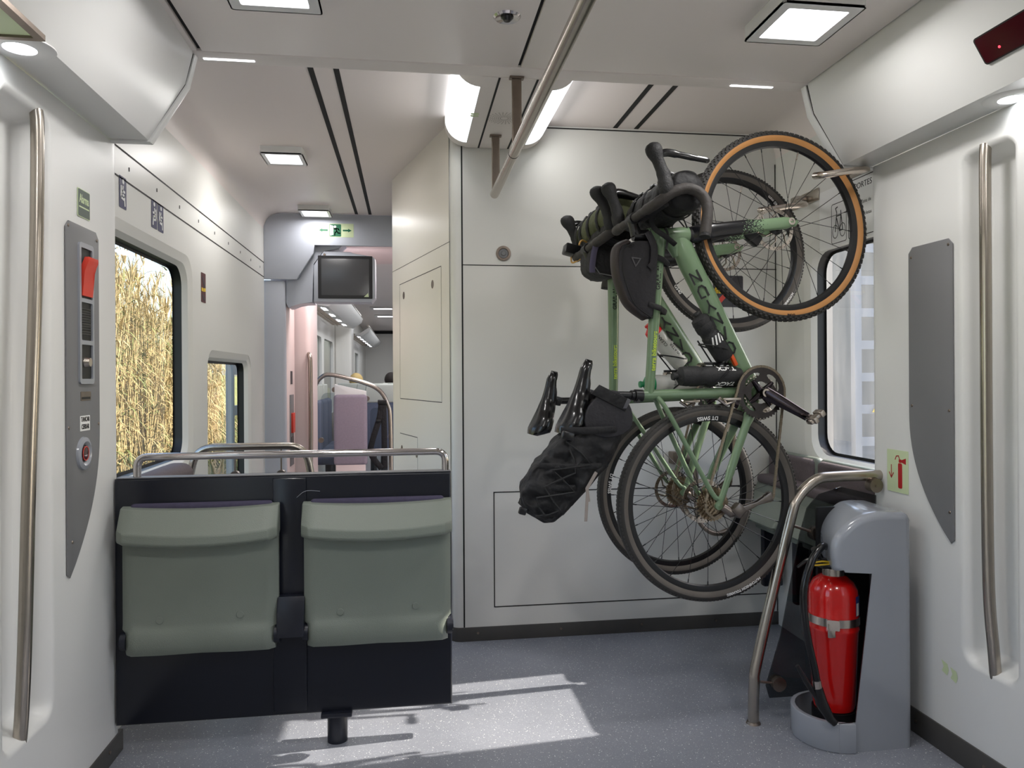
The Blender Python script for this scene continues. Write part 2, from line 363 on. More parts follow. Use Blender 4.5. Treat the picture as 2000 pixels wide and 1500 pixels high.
# --- pillars with the moulded handrail recess
def pillar(name, sgn, x0, y_end, rec, dep, zt=2.034):
    ya, yb, za, zb = rec
    def sd(y, z, cr=.045):
        dx = abs(y-(ya+yb)/2)-(yb-ya)/2+cr; dz = abs(z-(za+zb)/2)-(zb-za)/2+cr
        return min(max(dx, dz), 0)+sqrt(max(dx, 0)**2+max(dz, 0)**2)-cr
    def surf(y, z):
        s = -sd(y, z); t = min(max(s/.036, 0), 1); t = t*t*(3-2*t); d = dep*t
        e = max(0, (1.62-y))/.12; e = min(e, 1); d += .05*e*e*(3-2*e)       # rolls back to the door leaf
        e = max(0, y-(y_end-.03))/.03; d += .03*(1-sqrt(max(0, 1-min(e, 1)**2)))
        # soft crown towards the header
        return x0+sgn*d
    ys = [1.40+.02*i for i in range(16)]+[ya-.03+.01*i for i in range(int((yb-ya+.06)/.01)+1)]
    ys += [yb+.04+.03*i for i in range(60) if yb+.04+.03*i < y_end-.03]+[y_end-.03+.03*sin(pi/2*k/6) for k in range(7)]
    ys = sorted(set(round(y, 4) for y in ys if y <= y_end))
    zs = [0, .1, .2]+[za-.04+.01*i for i in range(16)]+[za+.15+.06*i for i in range(60) if za+.15+.06*i < zb-.13]+[zb-.12+.01*i for i in range(17)]
    zs = sorted(set(round(min(z, zt), 4) for z in zs))+[zt]; zs = sorted(set(zs))
    bm = B(); g = [[bm.verts.new((surf(y, z), y, z)) for z in zs] for y in ys]
    for i in range(len(ys)-1):
        for j in range(len(zs)-1): bm.faces.new((g[i][j], g[i+1][j], g[i+1][j+1], g[i][j+1]))
    xb = x0+sgn*.22    # back, closes the solid
    last = g[-1]; bk = [bm.verts.new((xb, y_end, z)) for z in zs]
    for j in range(len(zs)-1): bm.faces.new((last[j], bk[j], bk[j+1], last[j+1]))
    return struct(name, bm, MOULD, sharp=60)
PXL, PXR = -.965, 1.745
pillar('wall_pillar_left', -1, PXL, 2.66, (1.925, 2.180, .335, 1.965), .080)
pillar('wall_pillar_right', 1, PXR, 2.61, (1.925, 2.140, .335, 1.945), .080)
# skirting on the pillars
for nm, a, b_ in (('baseboard_left', (PXL-.02, 1.45, 0), (PXL+.006, 2.665, .07)), ('baseboard_right', (PXR-.006, 1.45, 0), (PXR+.02, 2.615, .085))):
    bm = B(); box(bm, a, b_, .002); bb = struct(nm, bm, SKIRT)
    for y in (2.05, 2.36, 2.55):
        bm = B(); s = 1 if 'left' in nm else -1; X = (PXL+.006 if s > 0 else PXR-.006); cyl(bm, (X-.001*s, y, .045), (X+.0025*s, y, .045), .006, 10); struct('screw', bm, BRACK, bb)
# --- side doors beside the camera (only their light and reflections show)
for n, sgn, X in ((1, -1, -1.09), (2, 1, 1.87)):
    bm = B(); plate(bm, [(.15, 0), (1.45, 0), (1.45, 2.05), (.15, 2.05)], [rrect(.30, .75, .74, 1.85, .08), rrect(.86, .75, 1.30, 1.85, .08)], 'yz', X-.02, X+.02)
    d = struct('door_%d' % n, bm, MOULD)
    for a, b_ in ((.30, .74), (.86, 1.30)):
        bm = B(); prism(bm, rrect(a, .75, b_, 1.85, .08), 'yz', X-.004, X+.004); struct('door_glass', bm, GLASSD if sgn > 0 else GLASS, d)
for nm, X in (('wall_left', -1.10), ('wall_right', 1.86)):
    bm = B(); box(bm, (X-.03, -2.2, 0), (X+.03, .15, 2.06)); struct(nm, bm, WHITE)
bm = B(); box(bm, (-1.2, -2.26, 0), (2.0, -2.2, 2.45)); struct('wall_back', bm, WHITE)
# --- left side wall with its windows
def side_wall(name, X, sgn, y0, y1, z1, wins, m=WHITE):
    bm = B(); holes = [rrect(*w_, .11) for w_ in wins]
    plate(bm, [(y0, 0), (y1, 0), (y1, z1), (y0, z1)], holes, 'yz', X, X+sgn*.012); return struct(name, bm, m)
def window(n, X, sgn, w_, gl, r=.11):
    y0, z0, y1, z1 = w_; i1 = .055
    def loft(bm, ra, xa, rb, xb):
        A = [bm.verts.new((xa, u, v)) for u, v in ra]; C = [bm.verts.new((xb, u, v)) for u, v in rb]
        for i in range(len(A)): bm.faces.new((A[i], A[(i+1) % len(A)], C[(i+1) % len(A)], C[i]))
    o0 = rrect(y0, z0, y1, z1, r); o1 = rrect(y0+i1*.7, z0+i1*.7, y1-i1*.7, z1-i1*.7, r*.9); o2 = rrect(y0+i1, z0+i1, y1-i1, z1-i1, r*.85)
    bm = B(); loft(bm, o0, X, o1, X+sgn*.012); loft(bm, o1, X+sgn*.012, o2, X+sgn*.035); wd = struct('window_%d' % n, bm, WHITE, sharp=50)
    bm = B(); ins = rrect(y0+i1+.012, z0+i1+.012, y1-i1-.012, z1-i1-.012, r*.75); loft(bm, o2, X+sgn*.035, o2, X+sgn*.072); loft(bm, o2, X+sgn*.072, ins, X+sgn*.074)
    struct('gasket', bm, RUBBER, wd, sharp=50)
    bm = B(); prism(bm, o2, 'yz', X+sgn*.074, X+sgn*.080); struct('window_pane', bm, gl, wd)
    # outer frame of the car body round the glass
    return wd
W1 = (2.72, .82, 3.77, 1.83); W2 = (4.03, .40, 5.11, 1.40); W3 = (2.56, .83, 3.24, 1.86)
wl = side_wall('wall_left', XL, -1, 2.60, 5.58, 2.40, [W1, W2])
window(1, XL, -1, W1, GLASS); window(2, XL, -1, W2, GLASS, .07)
for z in (2.085, 1.98):
    bm = B(); box(bm, (XL-.002, 2.66, z-.003), (XL+.0015, 5.568, z+.003)); struct('panel_seam', bm, SEAM, wl)
for k in range(9):
    y = 2.95+.31*k; bm = B(); box(bm, (XL-.001, y-.002, 2.025), (XL+.002, y+.002, 2.04)); struct('panel_clip', bm, SEAM, wl)
wr = side_wall('wall_right', XR, 1, 2.55, 3.52, 2.40, [W3])
window(3, XR, 1, W3, GLASSD)
# --- toilet cabin: front wall and angled side wall
A0 = Vector((.205, 3.50)); A1 = Vector((-.09, 4.58)); dv = (A1-A0).normalized(); AL = (A1-A0).length
cor = []
for k in range(7):      # rounded corner between the two faces
    t = k/6; p = (1-t)**2*Vector((.245, 3.50))+2*t*(1-t)*A0+t*t*(A0+dv*.04); cor.append((p.x, p.y))
bm = B(); poly = [(XR+.02, 3.50)]+cor+[(A1.x, A1.y), (A1.x, 5.575), (XR+.02, 5.575)]
prism(bm, poly, 'xy', .065, RZ+.01); tw = struct('wall_front', bm, WHITE, sharp=25)
bm = B(); pts2 = [(XR, 3.497)]+[(x-.003, y-.003) for x, y in cor]+[(A1.x-.003, A1.y), (A1.x-.003, 5.57), (A1.x+.1, 5.57), (XR, 5.57)]
prism(bm, pts2, 'xy', 0, .066, .002); bb = struct('baseboard_front', bm, SKIRT)
for x in (.32, .72, 1.12, 1.5):
    bm = B(); cyl(bm, (x, 3.499, .038), (x, 3.494, .038), .006, 10); struct('screw', bm, BRACK, bb)
def seam(a, b, wd=.004, dep=.0012, m=SEAM):     # thin joint line on the front wall
    bm = B(); (x0, z0), (x1, z1) = a, b
    box(bm, (min(x0, x1)-wd/2, 3.5-dep, min(z0, z1)-wd/2), (max(x0, x1)+wd/2, 3.503, max(z0, z1)+wd/2)); struct('panel_seam', bm, m, tw)
seam((.256, .07), (.256, 2.44), .007, m=SLOT); seam((.256, 1.777), (1.83, 1.777)); seam((.256, 2.44), (1.74, 2.44), .006)
seam((1.826, .07), (1.826, 2.3), .005)
for a, b_ in (((.40, .16), (.40, .70)), ((.40, .70), (1.79, .70)), ((1.79, .70), (1.79, .155)), ((.40, .157), (1.79, .157))): seam(a, b_, .005)
def sf(s, z, off=.0): p = A0+dv*s; nrm = Vector((-dv.y, dv.x)); nrm = nrm if nrm.x < 0 else -nrm; return Vector((p.x+nrm.x*off, p.y+nrm.y*off, z))
bm = B(); cutp = lambda s0, s1, z0, z1, w_=.004: [bm.faces.new([bm.verts.new(sf(s, z, .0008)) for s, z in ((s0, z0), (s1, z0), (s1, z1), (s0, z1))])]
for s0, s1, z0, z1 in ((.156, .949, 1.79, 1.794), (.156, .949, 1.122, 1.126), (.154, .158, 1.122, 1.794), (.947, .951, 1.122, 1.794), (.02, AL, 1.888, 1.891), (.022, .027, .07, 2.44), (.59, .96, .918, .922), (.588, .592, .3, .92)): cutp(s0, s1, z0, z1)
struct('panel_seam', bm, SEAM, tw)
CREAMW = bm = B(); bm.faces.new([bm.verts.new(sf(s, z, .0004)) for s, z in ((.03, .066), (AL, .066), (AL, 2.45), (.03, 2.45))]); struct('side_cladding', bm, CREAM, tw)
for s, z in ((.30, 1.72), (.86, 1.72), (.92, .83), (.61, .83)):
    M = frame(sf(s, z, .001), (dv.x, dv.y, 0), (0, 0, 1))
    bm = B(); lathe(bm, [(.0, .0), (.022, .0), (.022, .004), (.014, .004), (.012, .0015), (0, .0015)], 20, M)
    k = obj('panel_latch', bm, BRACK)
    if (k.matrix_world @ k.data.polygons[0].center): pass
    k.parent = tw
# --- far bulkhead
bm = B(); poly = [(XL, RZ-.10), (XL+.03, RZ-.03), (XL+.10, RZ-.004), (XR, RZ-.004), (XR, 2.222), (-.675, 2.222), (-.675, 2.165), (-.80, 1.965), (XL, 1.965)]
prism(bm, poly, 'xz', 5.57, 5.60, .004); struct('wall_far', bm, BULK)
bm = B(); box(bm, (XL-.02, 5.585, 0), (-.885, 5.66, 1.962), .02, 3); struct('wall_far_column', bm, BULK)
PINKLIT = mat('white moulded plastic tinted by pink light', (232, 214, 211), .4)  # white plastic; the pinkish ambient light of the gangway is in its colour
bm = B(); box(bm, (-1.0, 5.66, 0), (-.885, 6.04, 2.2), .01); struct('wall_gangway_left', bm, PINKLIT)
bm = B(); box(bm, (-1.02, 6.04, 0), (-.95, 6.10, 2.2)); box(bm, (-1.2, 6.04, 2.26), (1.9, 6.1, 2.5)); struct('trim_4', bm, RUBBER)
bm = B(); box(bm, (-1.05, 6.10, 0), (-.775, 6.62, 2.2), .04, 4); struct('wall_gangway_post', bm, PINKLIT)
bm = B(); box(bm, (-1.2, 5.60, 2.24), (1.9, 6.6, 2.29)); box(bm, (.75, 5.6, 0), (.80, 6.6, 2.24)); struct('ceiling', bm, PINKLIT)
# --- next carriage
bm = B(); box(bm, (-1.3, 6.6, 2.42), (2.1, 19.1, 2.46)); struct('ceiling', bm, CEILR)
bm = B(); box(bm, (-1.3, 19.0, 0), (2.1, 19.1, 2.46)); box(bm, (-.40, 18.985, 0), (-.385, 19, 2.4)); struct('wall_far_end', bm, WHITE)
bm = B(); box(bm, (-1.0, 18.96, 2.34), (2, 18.99, 2.41)); struct('trim_5', bm, SLOT)
holes = [rrect(y, .75, y+1.15, 1.75, .10) for y in (6.9, 8.3, 9.7, 12.4, 13.8, 15.2)]
bm = B(); plate(bm, [(6.6, 0), (19, 0), (19, 2.42), (6.6, 2.42)], holes, 'yz', -1.10, -1.06); fw = struct('wall_far_left', bm, WHITE)
for h in holes:
    bm = B(); prism(bm, h, 'yz', -1.098, -1.09); struct('window_pane', bm, GLASSK, fw)
bm = B(); box(bm, (1.86, 6.6, 0), (1.92, 19, 2.42)); struct('wall_far_right', bm, WHITE)
bm = B(); box(bm, (-1.06, 11.1, 0), (-.82, 11.6, 2.42), .03, 3); box(bm, (-1.06, 12.0, 0), (-.88, 12.3, 2.42), .03, 3); struct('wall_far_post', bm, WHITE)

# ================================================================== FIXED FITTINGS
def square_lamp(loc, s, lens, h, label, power, group=None):
    t = thing('ceiling_lamp', label, 'lamp', loc, group)
    bm = B(); plate(bm, rrect(-s/2, -s/2, s/2, s/2, .008), [rrect(-lens/2, -lens/2, lens/2, lens/2, .006)], 'xy', -h, -h+.006)
    plate(bm, rrect(-s/2, -s/2, s/2, s/2, .008), [rrect(-s/2+.004, -s/2+.004, s/2-.004, s/2-.004, .006)], 'xy', -h, 0); obj('lamp_housing', bm, GREYP if False else MOULD, t)
    bm = B(); prism(bm, rrect(-lens/2, -lens/2, lens/2, lens/2, .006), 'xy', -h+.006, -h+.010); obj('lamp_lens', bm, LENS, t)
    area('lamp_light', (0, 0, -h-.004), lens, lens, power, parent=t)
    return t
square_lamp((1.165, 2.06, VZ), .25, .185, .045, 'white square ceiling lamp above the right pillar, nearest the camera on the right', 14)
square_lamp((-.36, 2.05, VZ), .25, .185, .045, 'white square ceiling lamp cut by the top edge, left of the round camera dome', 14)
square_lamp((-.645, 4.08, RZ), .215, .17, .040, 'white square ceiling lamp halfway along the left aisle ceiling', 14)
square_lamp((-.645, 5.41, RZ), .215, .17, .040, 'white square ceiling lamp hanging just in front of the exit sign bulkhead', 5)
square_lamp((-.36, .6, VZ), .25, .185, .045, 'added square fill lamp behind the camera on the left, unseen', 22)  # added out of view to fill the vestibule with light
square_lamp((1.165, .6, VZ), .25, .185, .045, 'added square fill lamp behind the camera on the right, unseen', 22)  # its right-hand twin, likewise an unseen fill lamp
for x0, x1, y, lb in ((-.678, -.512, 2.628, 'thin white light strip in the ceiling lip, left end above the sloping header'), (1.197, 1.363, 2.628, 'thin white light strip in the ceiling lip, right end above the wheel')):
    t = thing('light_strip', lb, 'lamp', ((x0+x1)/2, y, VZ)); h = (x1-x0)/2
    bm = B(); box(bm, (-h, -.006, -.0015), (h, .006, .004)); obj('lamp_lens', bm, LENS, t)
# header spot lamps
for x, y, lb in ((-.905, 1.90, 'round led spot under the left door header above the pillar'), (1.712, 1.90, 'round led spot under the right door header, at the right picture edge')):
    t = thing('spot_lamp', lb, 'lamp', (x, y, 2.035))
    bm = B(); lathe(bm, [(.034, 0), (.036, -.004), (.070, -.004), (.076, .0), (.076, .003), (.034, .003)], 32); obj('lamp_bezel', bm, MOULD, t)
    bm = B(); lathe(bm, [(0, -.001), (.036, -.001), (.036, .001), (0, .001)], 28); obj('lamp_lens', bm, LEDM, t)
    area('lamp_light', (0, 0, -.008), .05, .05, .5, parent=t, spread=140)
# framed notice and latch block beside the left spot
t = thing('framed_notice', 'small framed notice on the underside of the left header at the picture corner', 'sign', (-.875, 1.72, 2.034))
bm = B(); plate(bm, rrect(-.07, -.14, .06, .11, .006), [rrect(-.055, -.13, .04, .095, .004)], 'xy', -.012, 0); obj('notice_frame', bm, BRACK, t)
bm = B(); box(bm, (-.055, -.13, -.006), (.04, .095, -.003)); obj('notice_sheet', bm, GLOWP, t)
for sg, x in ((-1, -.98), (1, 1.79)):
    bm = B(); box(bm, (x-.05, 1.60, 1.99), (x+.05, 1.80, 2.033), .01, 3)
    tag(obj('door_stop', bm, MOULD), 'white door stop block under the %s header beside the spot lamp' % ('left' if sg < 0 else 'right'), 'block')
# red matrix display on the right header
nx = Vector((1.505-1.622, 0, 2.225-2.035)).normalized()     # up-slope direction
M = frame((1.560, 1.69, 2.137), (0, -1, 0), (-nx.x*-1, 0, nx.z)); M = frame((1.561, 1.70, 2.132), (0, -1, 0), (nx.x, 0, nx.z))
t = thing('led_display', 'dark red display window on the right header at the picture edge', 'display', m=M)
bm = B(); prism(bm, rrect(-.14, -.040, .14, .040, .01), 'xy', -.002, .004); obj('display_bezel', bm, SLOT, t)
bm = B(); prism(bm, rrect(-.135, -.036, .135, .036, .008), 'xy', .004, .005); obj('display_glass', bm, DRED, t)
bm = B(); lathe(bm, [(0, .0062), (.0035, .0062), (.0035, .004)], 10, Matrix.Translation((-.075, -.012, 0))); obj('indicator_light', bm, REDL, t)
# dome camera
t = thing('dome_camera', 'small round chrome dome camera in the front ceiling panel', 'camera', (.301, 2.21, VZ))
bm = B(); lathe(bm, [(.019, -.002), (.036, -.006), (.042, 0), (.036, .002)], 28); obj('bezel', bm, CHROME, t)
bm = B(); lathe(bm, [(0, -.014), (.010, -.013), (.019, -.004), (.019, .0)], 24); obj('lens', bm, BLKG, t)
# --- centre lamp box with the two curved fluorescent lenses
t = thing('lamp_box', 'white ceiling box with a bright curved lamp along each lower edge', 'lamp', (.41, 2.66, VZ)); t['kind'] = 'structure'; del t['label']; del t['category']; t.name = 'trim_6'
cx = .41; HW = .235; r = .10
def quarter(s, n=8): return [(s*(HW-r+r*sin(pi/2*k/n)), r-r*cos(pi/2*k/n)) for k in range(n+1)]
for ya, yb in ((0.002, .10), (.76, .835)):
    bm = B(); prism(bm, [(-HW, .12)]+quarter(-1)[::-1]+quarter(1)+[(HW, .12)], 'xz', ya, yb, .003 if ya < .1 else .012); struct('box_end', bm, CEIL, t)
bm = B(); prism(bm, [(-HW+r-.002, .118), (-HW+r-.002, 0), (HW-r+.002, 0), (HW-r+.002, .118)], 'xz', .10, .76); struct('box_base', bm, CEIL, t)
for s in (-1, 1):
    bm = B(); q = quarter(s); prism(bm, q+[(s*HW, .112), (s*(HW-r), .112)], 'xz', .101, .759); obj('lamp_lens', bm, TUBEL, t)
    a = area('lamp_light', (s*(HW-.02), .43, .012), .10, .62, 3.2, parent=t); a.rotation_euler = (0, -s*radians(48), 0)
for x in (-.075, .065):
    bm = B(); box(bm, (x-.004, .004, -.0012), (x+.004, .832, .004)); obj('box_seam', bm, SLOT, t)
bm = B()
for k in range(26):
    a = 2*pi*k/26
    for rr in range(2, 9):
        c_, s_ = cos(a+.02*rr), sin(a+.02*rr); p = Vector((rr*.0085*c_-.005, .42+rr*.0085*s_, -.0006)); e = .0013+.0001*rr
        bm.faces.new([bm.verts.new(p+Vector(d)) for d in ((-e, -e, 0), (e, -e, 0), (e, e, 0), (-e, e, 0))])
obj('speaker_grille', bm, BRACK, t)
bm = B()
for y0, y1, k in ((.395, .415, 1), (.375, .392, -1)): bm.faces.new([bm.verts.new(v) for v in ((-.15, y0, -.0006), (-.118, y0+.004*k, -.0006), (-.112, y1, -.0006), (-.146, y1+.002, -.0006))])
obj('worn_sticker', bm, GLOWP, t)
# --- overhead grab rail
t = thing('ceiling_grab_rail', 'long round steel grab rail hung under the centre ceiling lamp', 'rail', (.39, 2.6, 2.07))
bm = B(); cyl(bm, (0, -2.6, 0), (0, .72, 0), .0195, 24); obj('rail', bm, STEEL, t)
bm = B(); cyl(bm, (0, .10, 0), (0, .105, 0), .0202, 24); obj('rail_joint', bm, SEAM, t)
for y in (.05, .86, -1.3):
    y2 = min(y, .70) if y > .5 else y
    zt = VZ-2.07
    bm = B(); prism(bm, rrect(-.018, -.006, .018, .006, .005), 'xy', -.002, zt)
    bmesh.ops.transform(bm, matrix=Matrix.Translation((.004, y2 if y < .5 else .70, 0)), verts=bm.verts)
    box(bm, (-.022, (y2 if y < .5 else .70)-.012, zt-.008), (.030, (y2 if y < .5 else .70)+.012, zt-.001)); obj('hanger', bm, BRACK, t)
# --- handrails in the pillar recesses
for lb, X, ys_, zt, zb in (('slim vertical steel handrail in the left pillar recess', PXL-.005, (2.125, 2.11, 2.07, 2.045, 2.04), 1.93, .36), ('slim vertical steel handrail in the right pillar recess', PXR+.004, (2.045, 2.045, 2.045, 2.04, 2.03), 1.915, .365)):
    s = -1 if X < 0 else 1
    pts = [(X+s*.004, ys_[0]+.001, zt+.035), (X, ys_[0], zt-.05), (X, ys_[1], 1.5), (X, ys_[2], 1.0), (X, ys_[3], .6), (X+s*.006, ys_[4], zb+.05), (X+s*.012, ys_[4]-.002, zb-.04)]
    bm = B(); tube(bm, smoothpath(pts, 6), .0165, 20); tag(obj('handrail', bm, STEEL), lb, 'handrail')
# --- grey control panel with alarm handle, left pillar
t = thing('alarm_unit', 'tall grey control panel with red alarm handle on the left pillar', 'panel', (PXL+.001, 2.38, 1.2))
Y = lambda y: y-2.38
Z = lambda z: z-1.2
def arc_panel(y0, y1, ztop, zb, side):   # straight side y0/y1 and a curved foot
    o = [(y0, ztop-.02), (y0+.02*(1 if y1 > y0 else -1), ztop), (y1-.02*(1 if y1 > y0 else -1), ztop), (y1, ztop-.02)]
    zc = zb+.42
    for k in range(15):
        a = k/14; o.append((y1+(y0-y1)*(a**2.2)*.93, zc-(zc-zb)*a))
    o.append((y0, zb+.012)); return o
bm = B(); prism(bm, [(Y(a), Z(b)) for a, b in arc_panel(2.262, 2.487, 1.705, .68, 1)], 'yz', 0, .005, .0015); obj('panel_plate', bm, GREYP, t)
bm = B(); o = rrect(Y(2.335), Z(1.235), Y(2.435), Z(1.655), .012)
hs = [rrect(Y(2.347), Z(1.49), Y(2.424), Z(1.64), .004), rrect(Y(2.347), Z(1.365), Y(2.424), Z(1.478), .004), rrect(Y(2.347), Z(1.25), Y(2.424), Z(1.352), .004)]
plate(bm, o, hs, 'yz', .005, .011); obj('bezel', bm, GREYG, t)
bm = B(); box(bm, (.004, Y(2.347), Z(1.25)), (.0058, Y(2.424), Z(1.64))); obj('recess_back', bm, RUBBER, t)
bm = B(); prism(bm, [(.006, Z(1.497)), (.014, Z(1.497)), (.017, Z(1.57)), (.030, Z(1.60)), (.030, Z(1.612)), (.018, Z(1.612)), (.006, Z(1.58))], 'xz', Y(2.350), Y(2.421), .002); obj('alarm_handle', bm, REDP, t)
bm = B()
for k in range(11): box(bm, (.0055, Y(2.352), Z(1.382+k*.0075)), (.0085, Y(2.419), Z(1.386+k*.0075)))
obj('speaker_grille', bm, BLK, t)
bm = B(); lathe(bm, [(0, .022), (.013, .020), (.017, .006)], 20, Matrix.Translation((0, Y(2.385), Z(1.30))) @ AX['x']); obj('key_switch', bm, SILV, t)
bm = B(); prism(bm, rrect(Y(2.35), Z(1.185), Y(2.42), Z(1.212), .003), 'yz', .005, .0062); pl = obj('caption_plate', bm, BRACK, t)
bm = B(); box(bm, (.0062, Y(2.355), Z(1.189)), (.0066, Y(2.415), Z(1.196))); obj('caption_print', bm, BLKT, pl)
bm = B(); prism(bm, rrect(Y(2.345), Z(1.095), Y(2.412), Z(1.14), .002), 'yz', .005, .006); lb = obj('close_caption', bm, WHT, t)
TL = lambda y, z, x=.0066: Matrix(((0, 0, 1, x), (1, 0, 0, Y(y)), (0, 1, 0, Z(z)), (0, 0, 0, 1)))
text('caption_print', 'TANCAR', .020, TL(2.3785, 1.129), BLKT, lb, bold=.0004, sx=.72); text('caption_print', 'CERRAR', .020, TL(2.3785, 1.107), BLKT, lb, bold=.0004, sx=.72)
MB = Matrix.Translation((.005, Y(2.367), Z(1.028))) @ AX['x']
bm = B(); lathe(bm, [(.050, 0), (.048, .006), (.036, .010), (.028, .006), (.026, .003)], 32, MB); obj('button_ring', bm, GREYG, t)
bm = B(); lathe(bm, [(0, .008), (.020, .007), (.025, .003)], 24, MB); bt = obj('door_button', bm, DRED, t)
bm = B(); lathe(bm, [(.022, .0078), (.0205, .0086), (.019, .0078)], 24, MB); obj('button_ring_light', bm, REDP, bt)
for y, z in ((2.275, 1.69), (2.472, 1.68), (2.272, 1.11), (2.478, 1.11), (2.29, .78)):
    bm = B(); lathe(bm, [(0, .0075), (.004, .007), (.005, .005)], 12, Matrix.Translation((0, Y(y), Z(z))) @ AX['x']); obj('screw', bm, BRACK, t)
# alarm caption
t = thing('alarm_sign', 'dark green Alarma sign above the red handle on the left pillar', 'sign', (PXL+.001, 2.39, 1.775))
bm = B(); prism(bm, rrect(-.042, -.042, .042, .042, .004), 'yz', 0, .0015); obj('sign_plate', bm, GLOWP, t)
bm = B(); prism(bm, rrect(-.040, -.040, .040, .040, .004), 'yz', .0012, .0019); obj('sign_face', bm, mat('dark green grey sign face', (84, 96, 88), .5), t)
M0 = Matrix(((0, 0, 1, .0022), (1, 0, 0, 0), (0, 1, 0, .012), (0, 0, 0, 1)))
text('sign_text', 'Alarma', .036, M0, GLOWP, t, bold=.0006, sx=.62)
bm = B(); box(bm, (.002, -.034, -.014), (.0024, .034, -.010)); obj('sign_line', bm, GLOWP, t)
# --- right pillar blank panel
t = thing('blank_panel', 'plain grey screwed panel with a curved foot on the right pillar', 'panel', (PXR-.001, 2.28, 1.2))
o = arc_panel(2.172, 2.385, 1.69, .70, 1)
bm = B(); prism(bm, [(a-2.28, b-1.2) for a, b in o], 'yz', -.005, 0, .0015); obj('panel_plate', bm, GREYP, t)
for y, z in ((2.19, 1.67), (2.37, 1.655), (2.19, 1.13), (2.37, 1.14), (2.19, .80)):
    bm = B(); lathe(bm, [(0, .0075), (.004, .007), (.005, .005)], 12, Matrix.Translation((0, y-2.28, z-1.2)) @ Matrix.Rotation(pi, 4, 'Z') @ AX['x']); obj('screw', bm, BRACK, t)
# extinguisher sign on the right pillar
MR = Matrix(((0, 0, -1, PXR-.0015), (-1, 0, 0, 2.455), (0, 1, 0, .90), (0, 0, 0, 1)))
t = thing('extinguisher_sign', 'pale green sign with a red extinguisher and arrow on the right pillar', 'sign', m=MR)
bm = B(); prism(bm, rrect(-.058, -.076, .058, .076, .003), 'xy', -.001, .0005); obj('sign_face', bm, GLOWP, t)
bm = B(); prism(bm, rrect(.004, -.060, .026, .030, .006), 'xy', .0005, .0012); prism(bm, rrect(.008, .032, .022, .044, .002), 'xy', .0005, .0012)
prism(bm, [(.022, .034), (.046, .028), (.046, .050), (.022, .042)], 'xy', .0005, .0012)
strokes(bm, [[(.012, .044), (.006, .056), (-.006, .054), (-.012, .042)], [(-.034, .02), (-.034, -.024)], [(-.046, -.008), (-.034, -.026), (-.022, -.008)]], .004)
obj('pictogram', bm, REDT, t)
# worn sticker marks low on the right pillar
bm = B()
for y, z in ((2.225, .285), (2.185, .275)): bm.faces.new([bm.verts.new((PXR-.0012, y+a, z+b)) for a, b in ((.014, .02), (-.014, .014), (-.020, -.004), (-.012, -.024), (.012, -.016), (.004, 0))])
tag(obj('worn_sticker', bm, GLOWP), 'remains of a pale yellow green sticker low on the right pillar', 'sticker')
# --- signs on the left wall
def picto(loc, lb, flip=False):
    t = thing('seat_sign', lb, 'sign', loc)
    bm = B(); prism(bm, rrect(-.034, -.058, .034, .058, .005), 'yz', 0, .001); obj('sign_face', bm, NAVYT, t)
    bm = B(); k = -1 if flip else 1
    P = lambda a: [(k*x, y) for x, y in a]
    strokes(bm, [P([(.0, .022), (-.010, -.006), (.014, -.012), (.018, -.044)]), P([(-.006, .006), (.016, .004)]), P([(-.018, .02), (-.020, -.02), (.006, -.024)])], .009)
    lathe(bm, [(0, .0008), (.009, .0008), (.009, 0)], 14, Matrix.Translation((k*.002, .040, 0)))
    bmesh.ops.transform(bm, matrix=Matrix(((0, 0, 1, .001), (1, 0, 0, 0), (0, 1, 0, 0), (0, 0, 0, 1))), verts=bm.verts); obj('pictogram', bm, WHT, t)
picto((XL+.0005, 3.225, 1.925), 'navy seat pictogram sign, left one of the pair above the window', True)
picto((XL+.0005, 3.305, 1.925), 'navy seat pictogram sign, right one of the pair above the window')
picto((XL+.0005, 2.885, 1.93), 'navy seat pictogram sign partly hidden behind the left pillar')
t = thing('warning_sticker', 'small dark red warning sticker between the two left windows', 'sticker', (XL+.0005, 3.96, 1.71))
bm = B(); prism(bm, rrect(-.042, -.075, .042, .075, .004), 'yz', 0, .001); obj('sticker_face', bm, mat('dark maroon sticker', (84, 40, 44), .5), t)
for st_ in ([[(-.03, -.01), (-.008, -.012)]], [[(.01, -.01), (.032, -.008)]]): bm = B(); strokes(bm, st_, .018); bmesh.ops.transform(bm, matrix=Matrix(((0, 0, 1, .001), (1, 0, 0, 0), (0, 1, 0, 0), (0, 0, 0, 1))), verts=bm.verts); obj('sticker_mark', bm, YEL, t)
for st_ in ([[(-.02, .05), (.02, .01)]], [[(-.02, -.04), (.016, -.06)]]): bm = B(); strokes(bm, st_, .016); bmesh.ops.transform(bm, matrix=Matrix(((0, 0, 1, .001), (1, 0, 0, 0), (0, 1, 0, 0), (0, 0, 0, 1))), verts=bm.verts); obj('sticker_mark', bm, DKS, t)
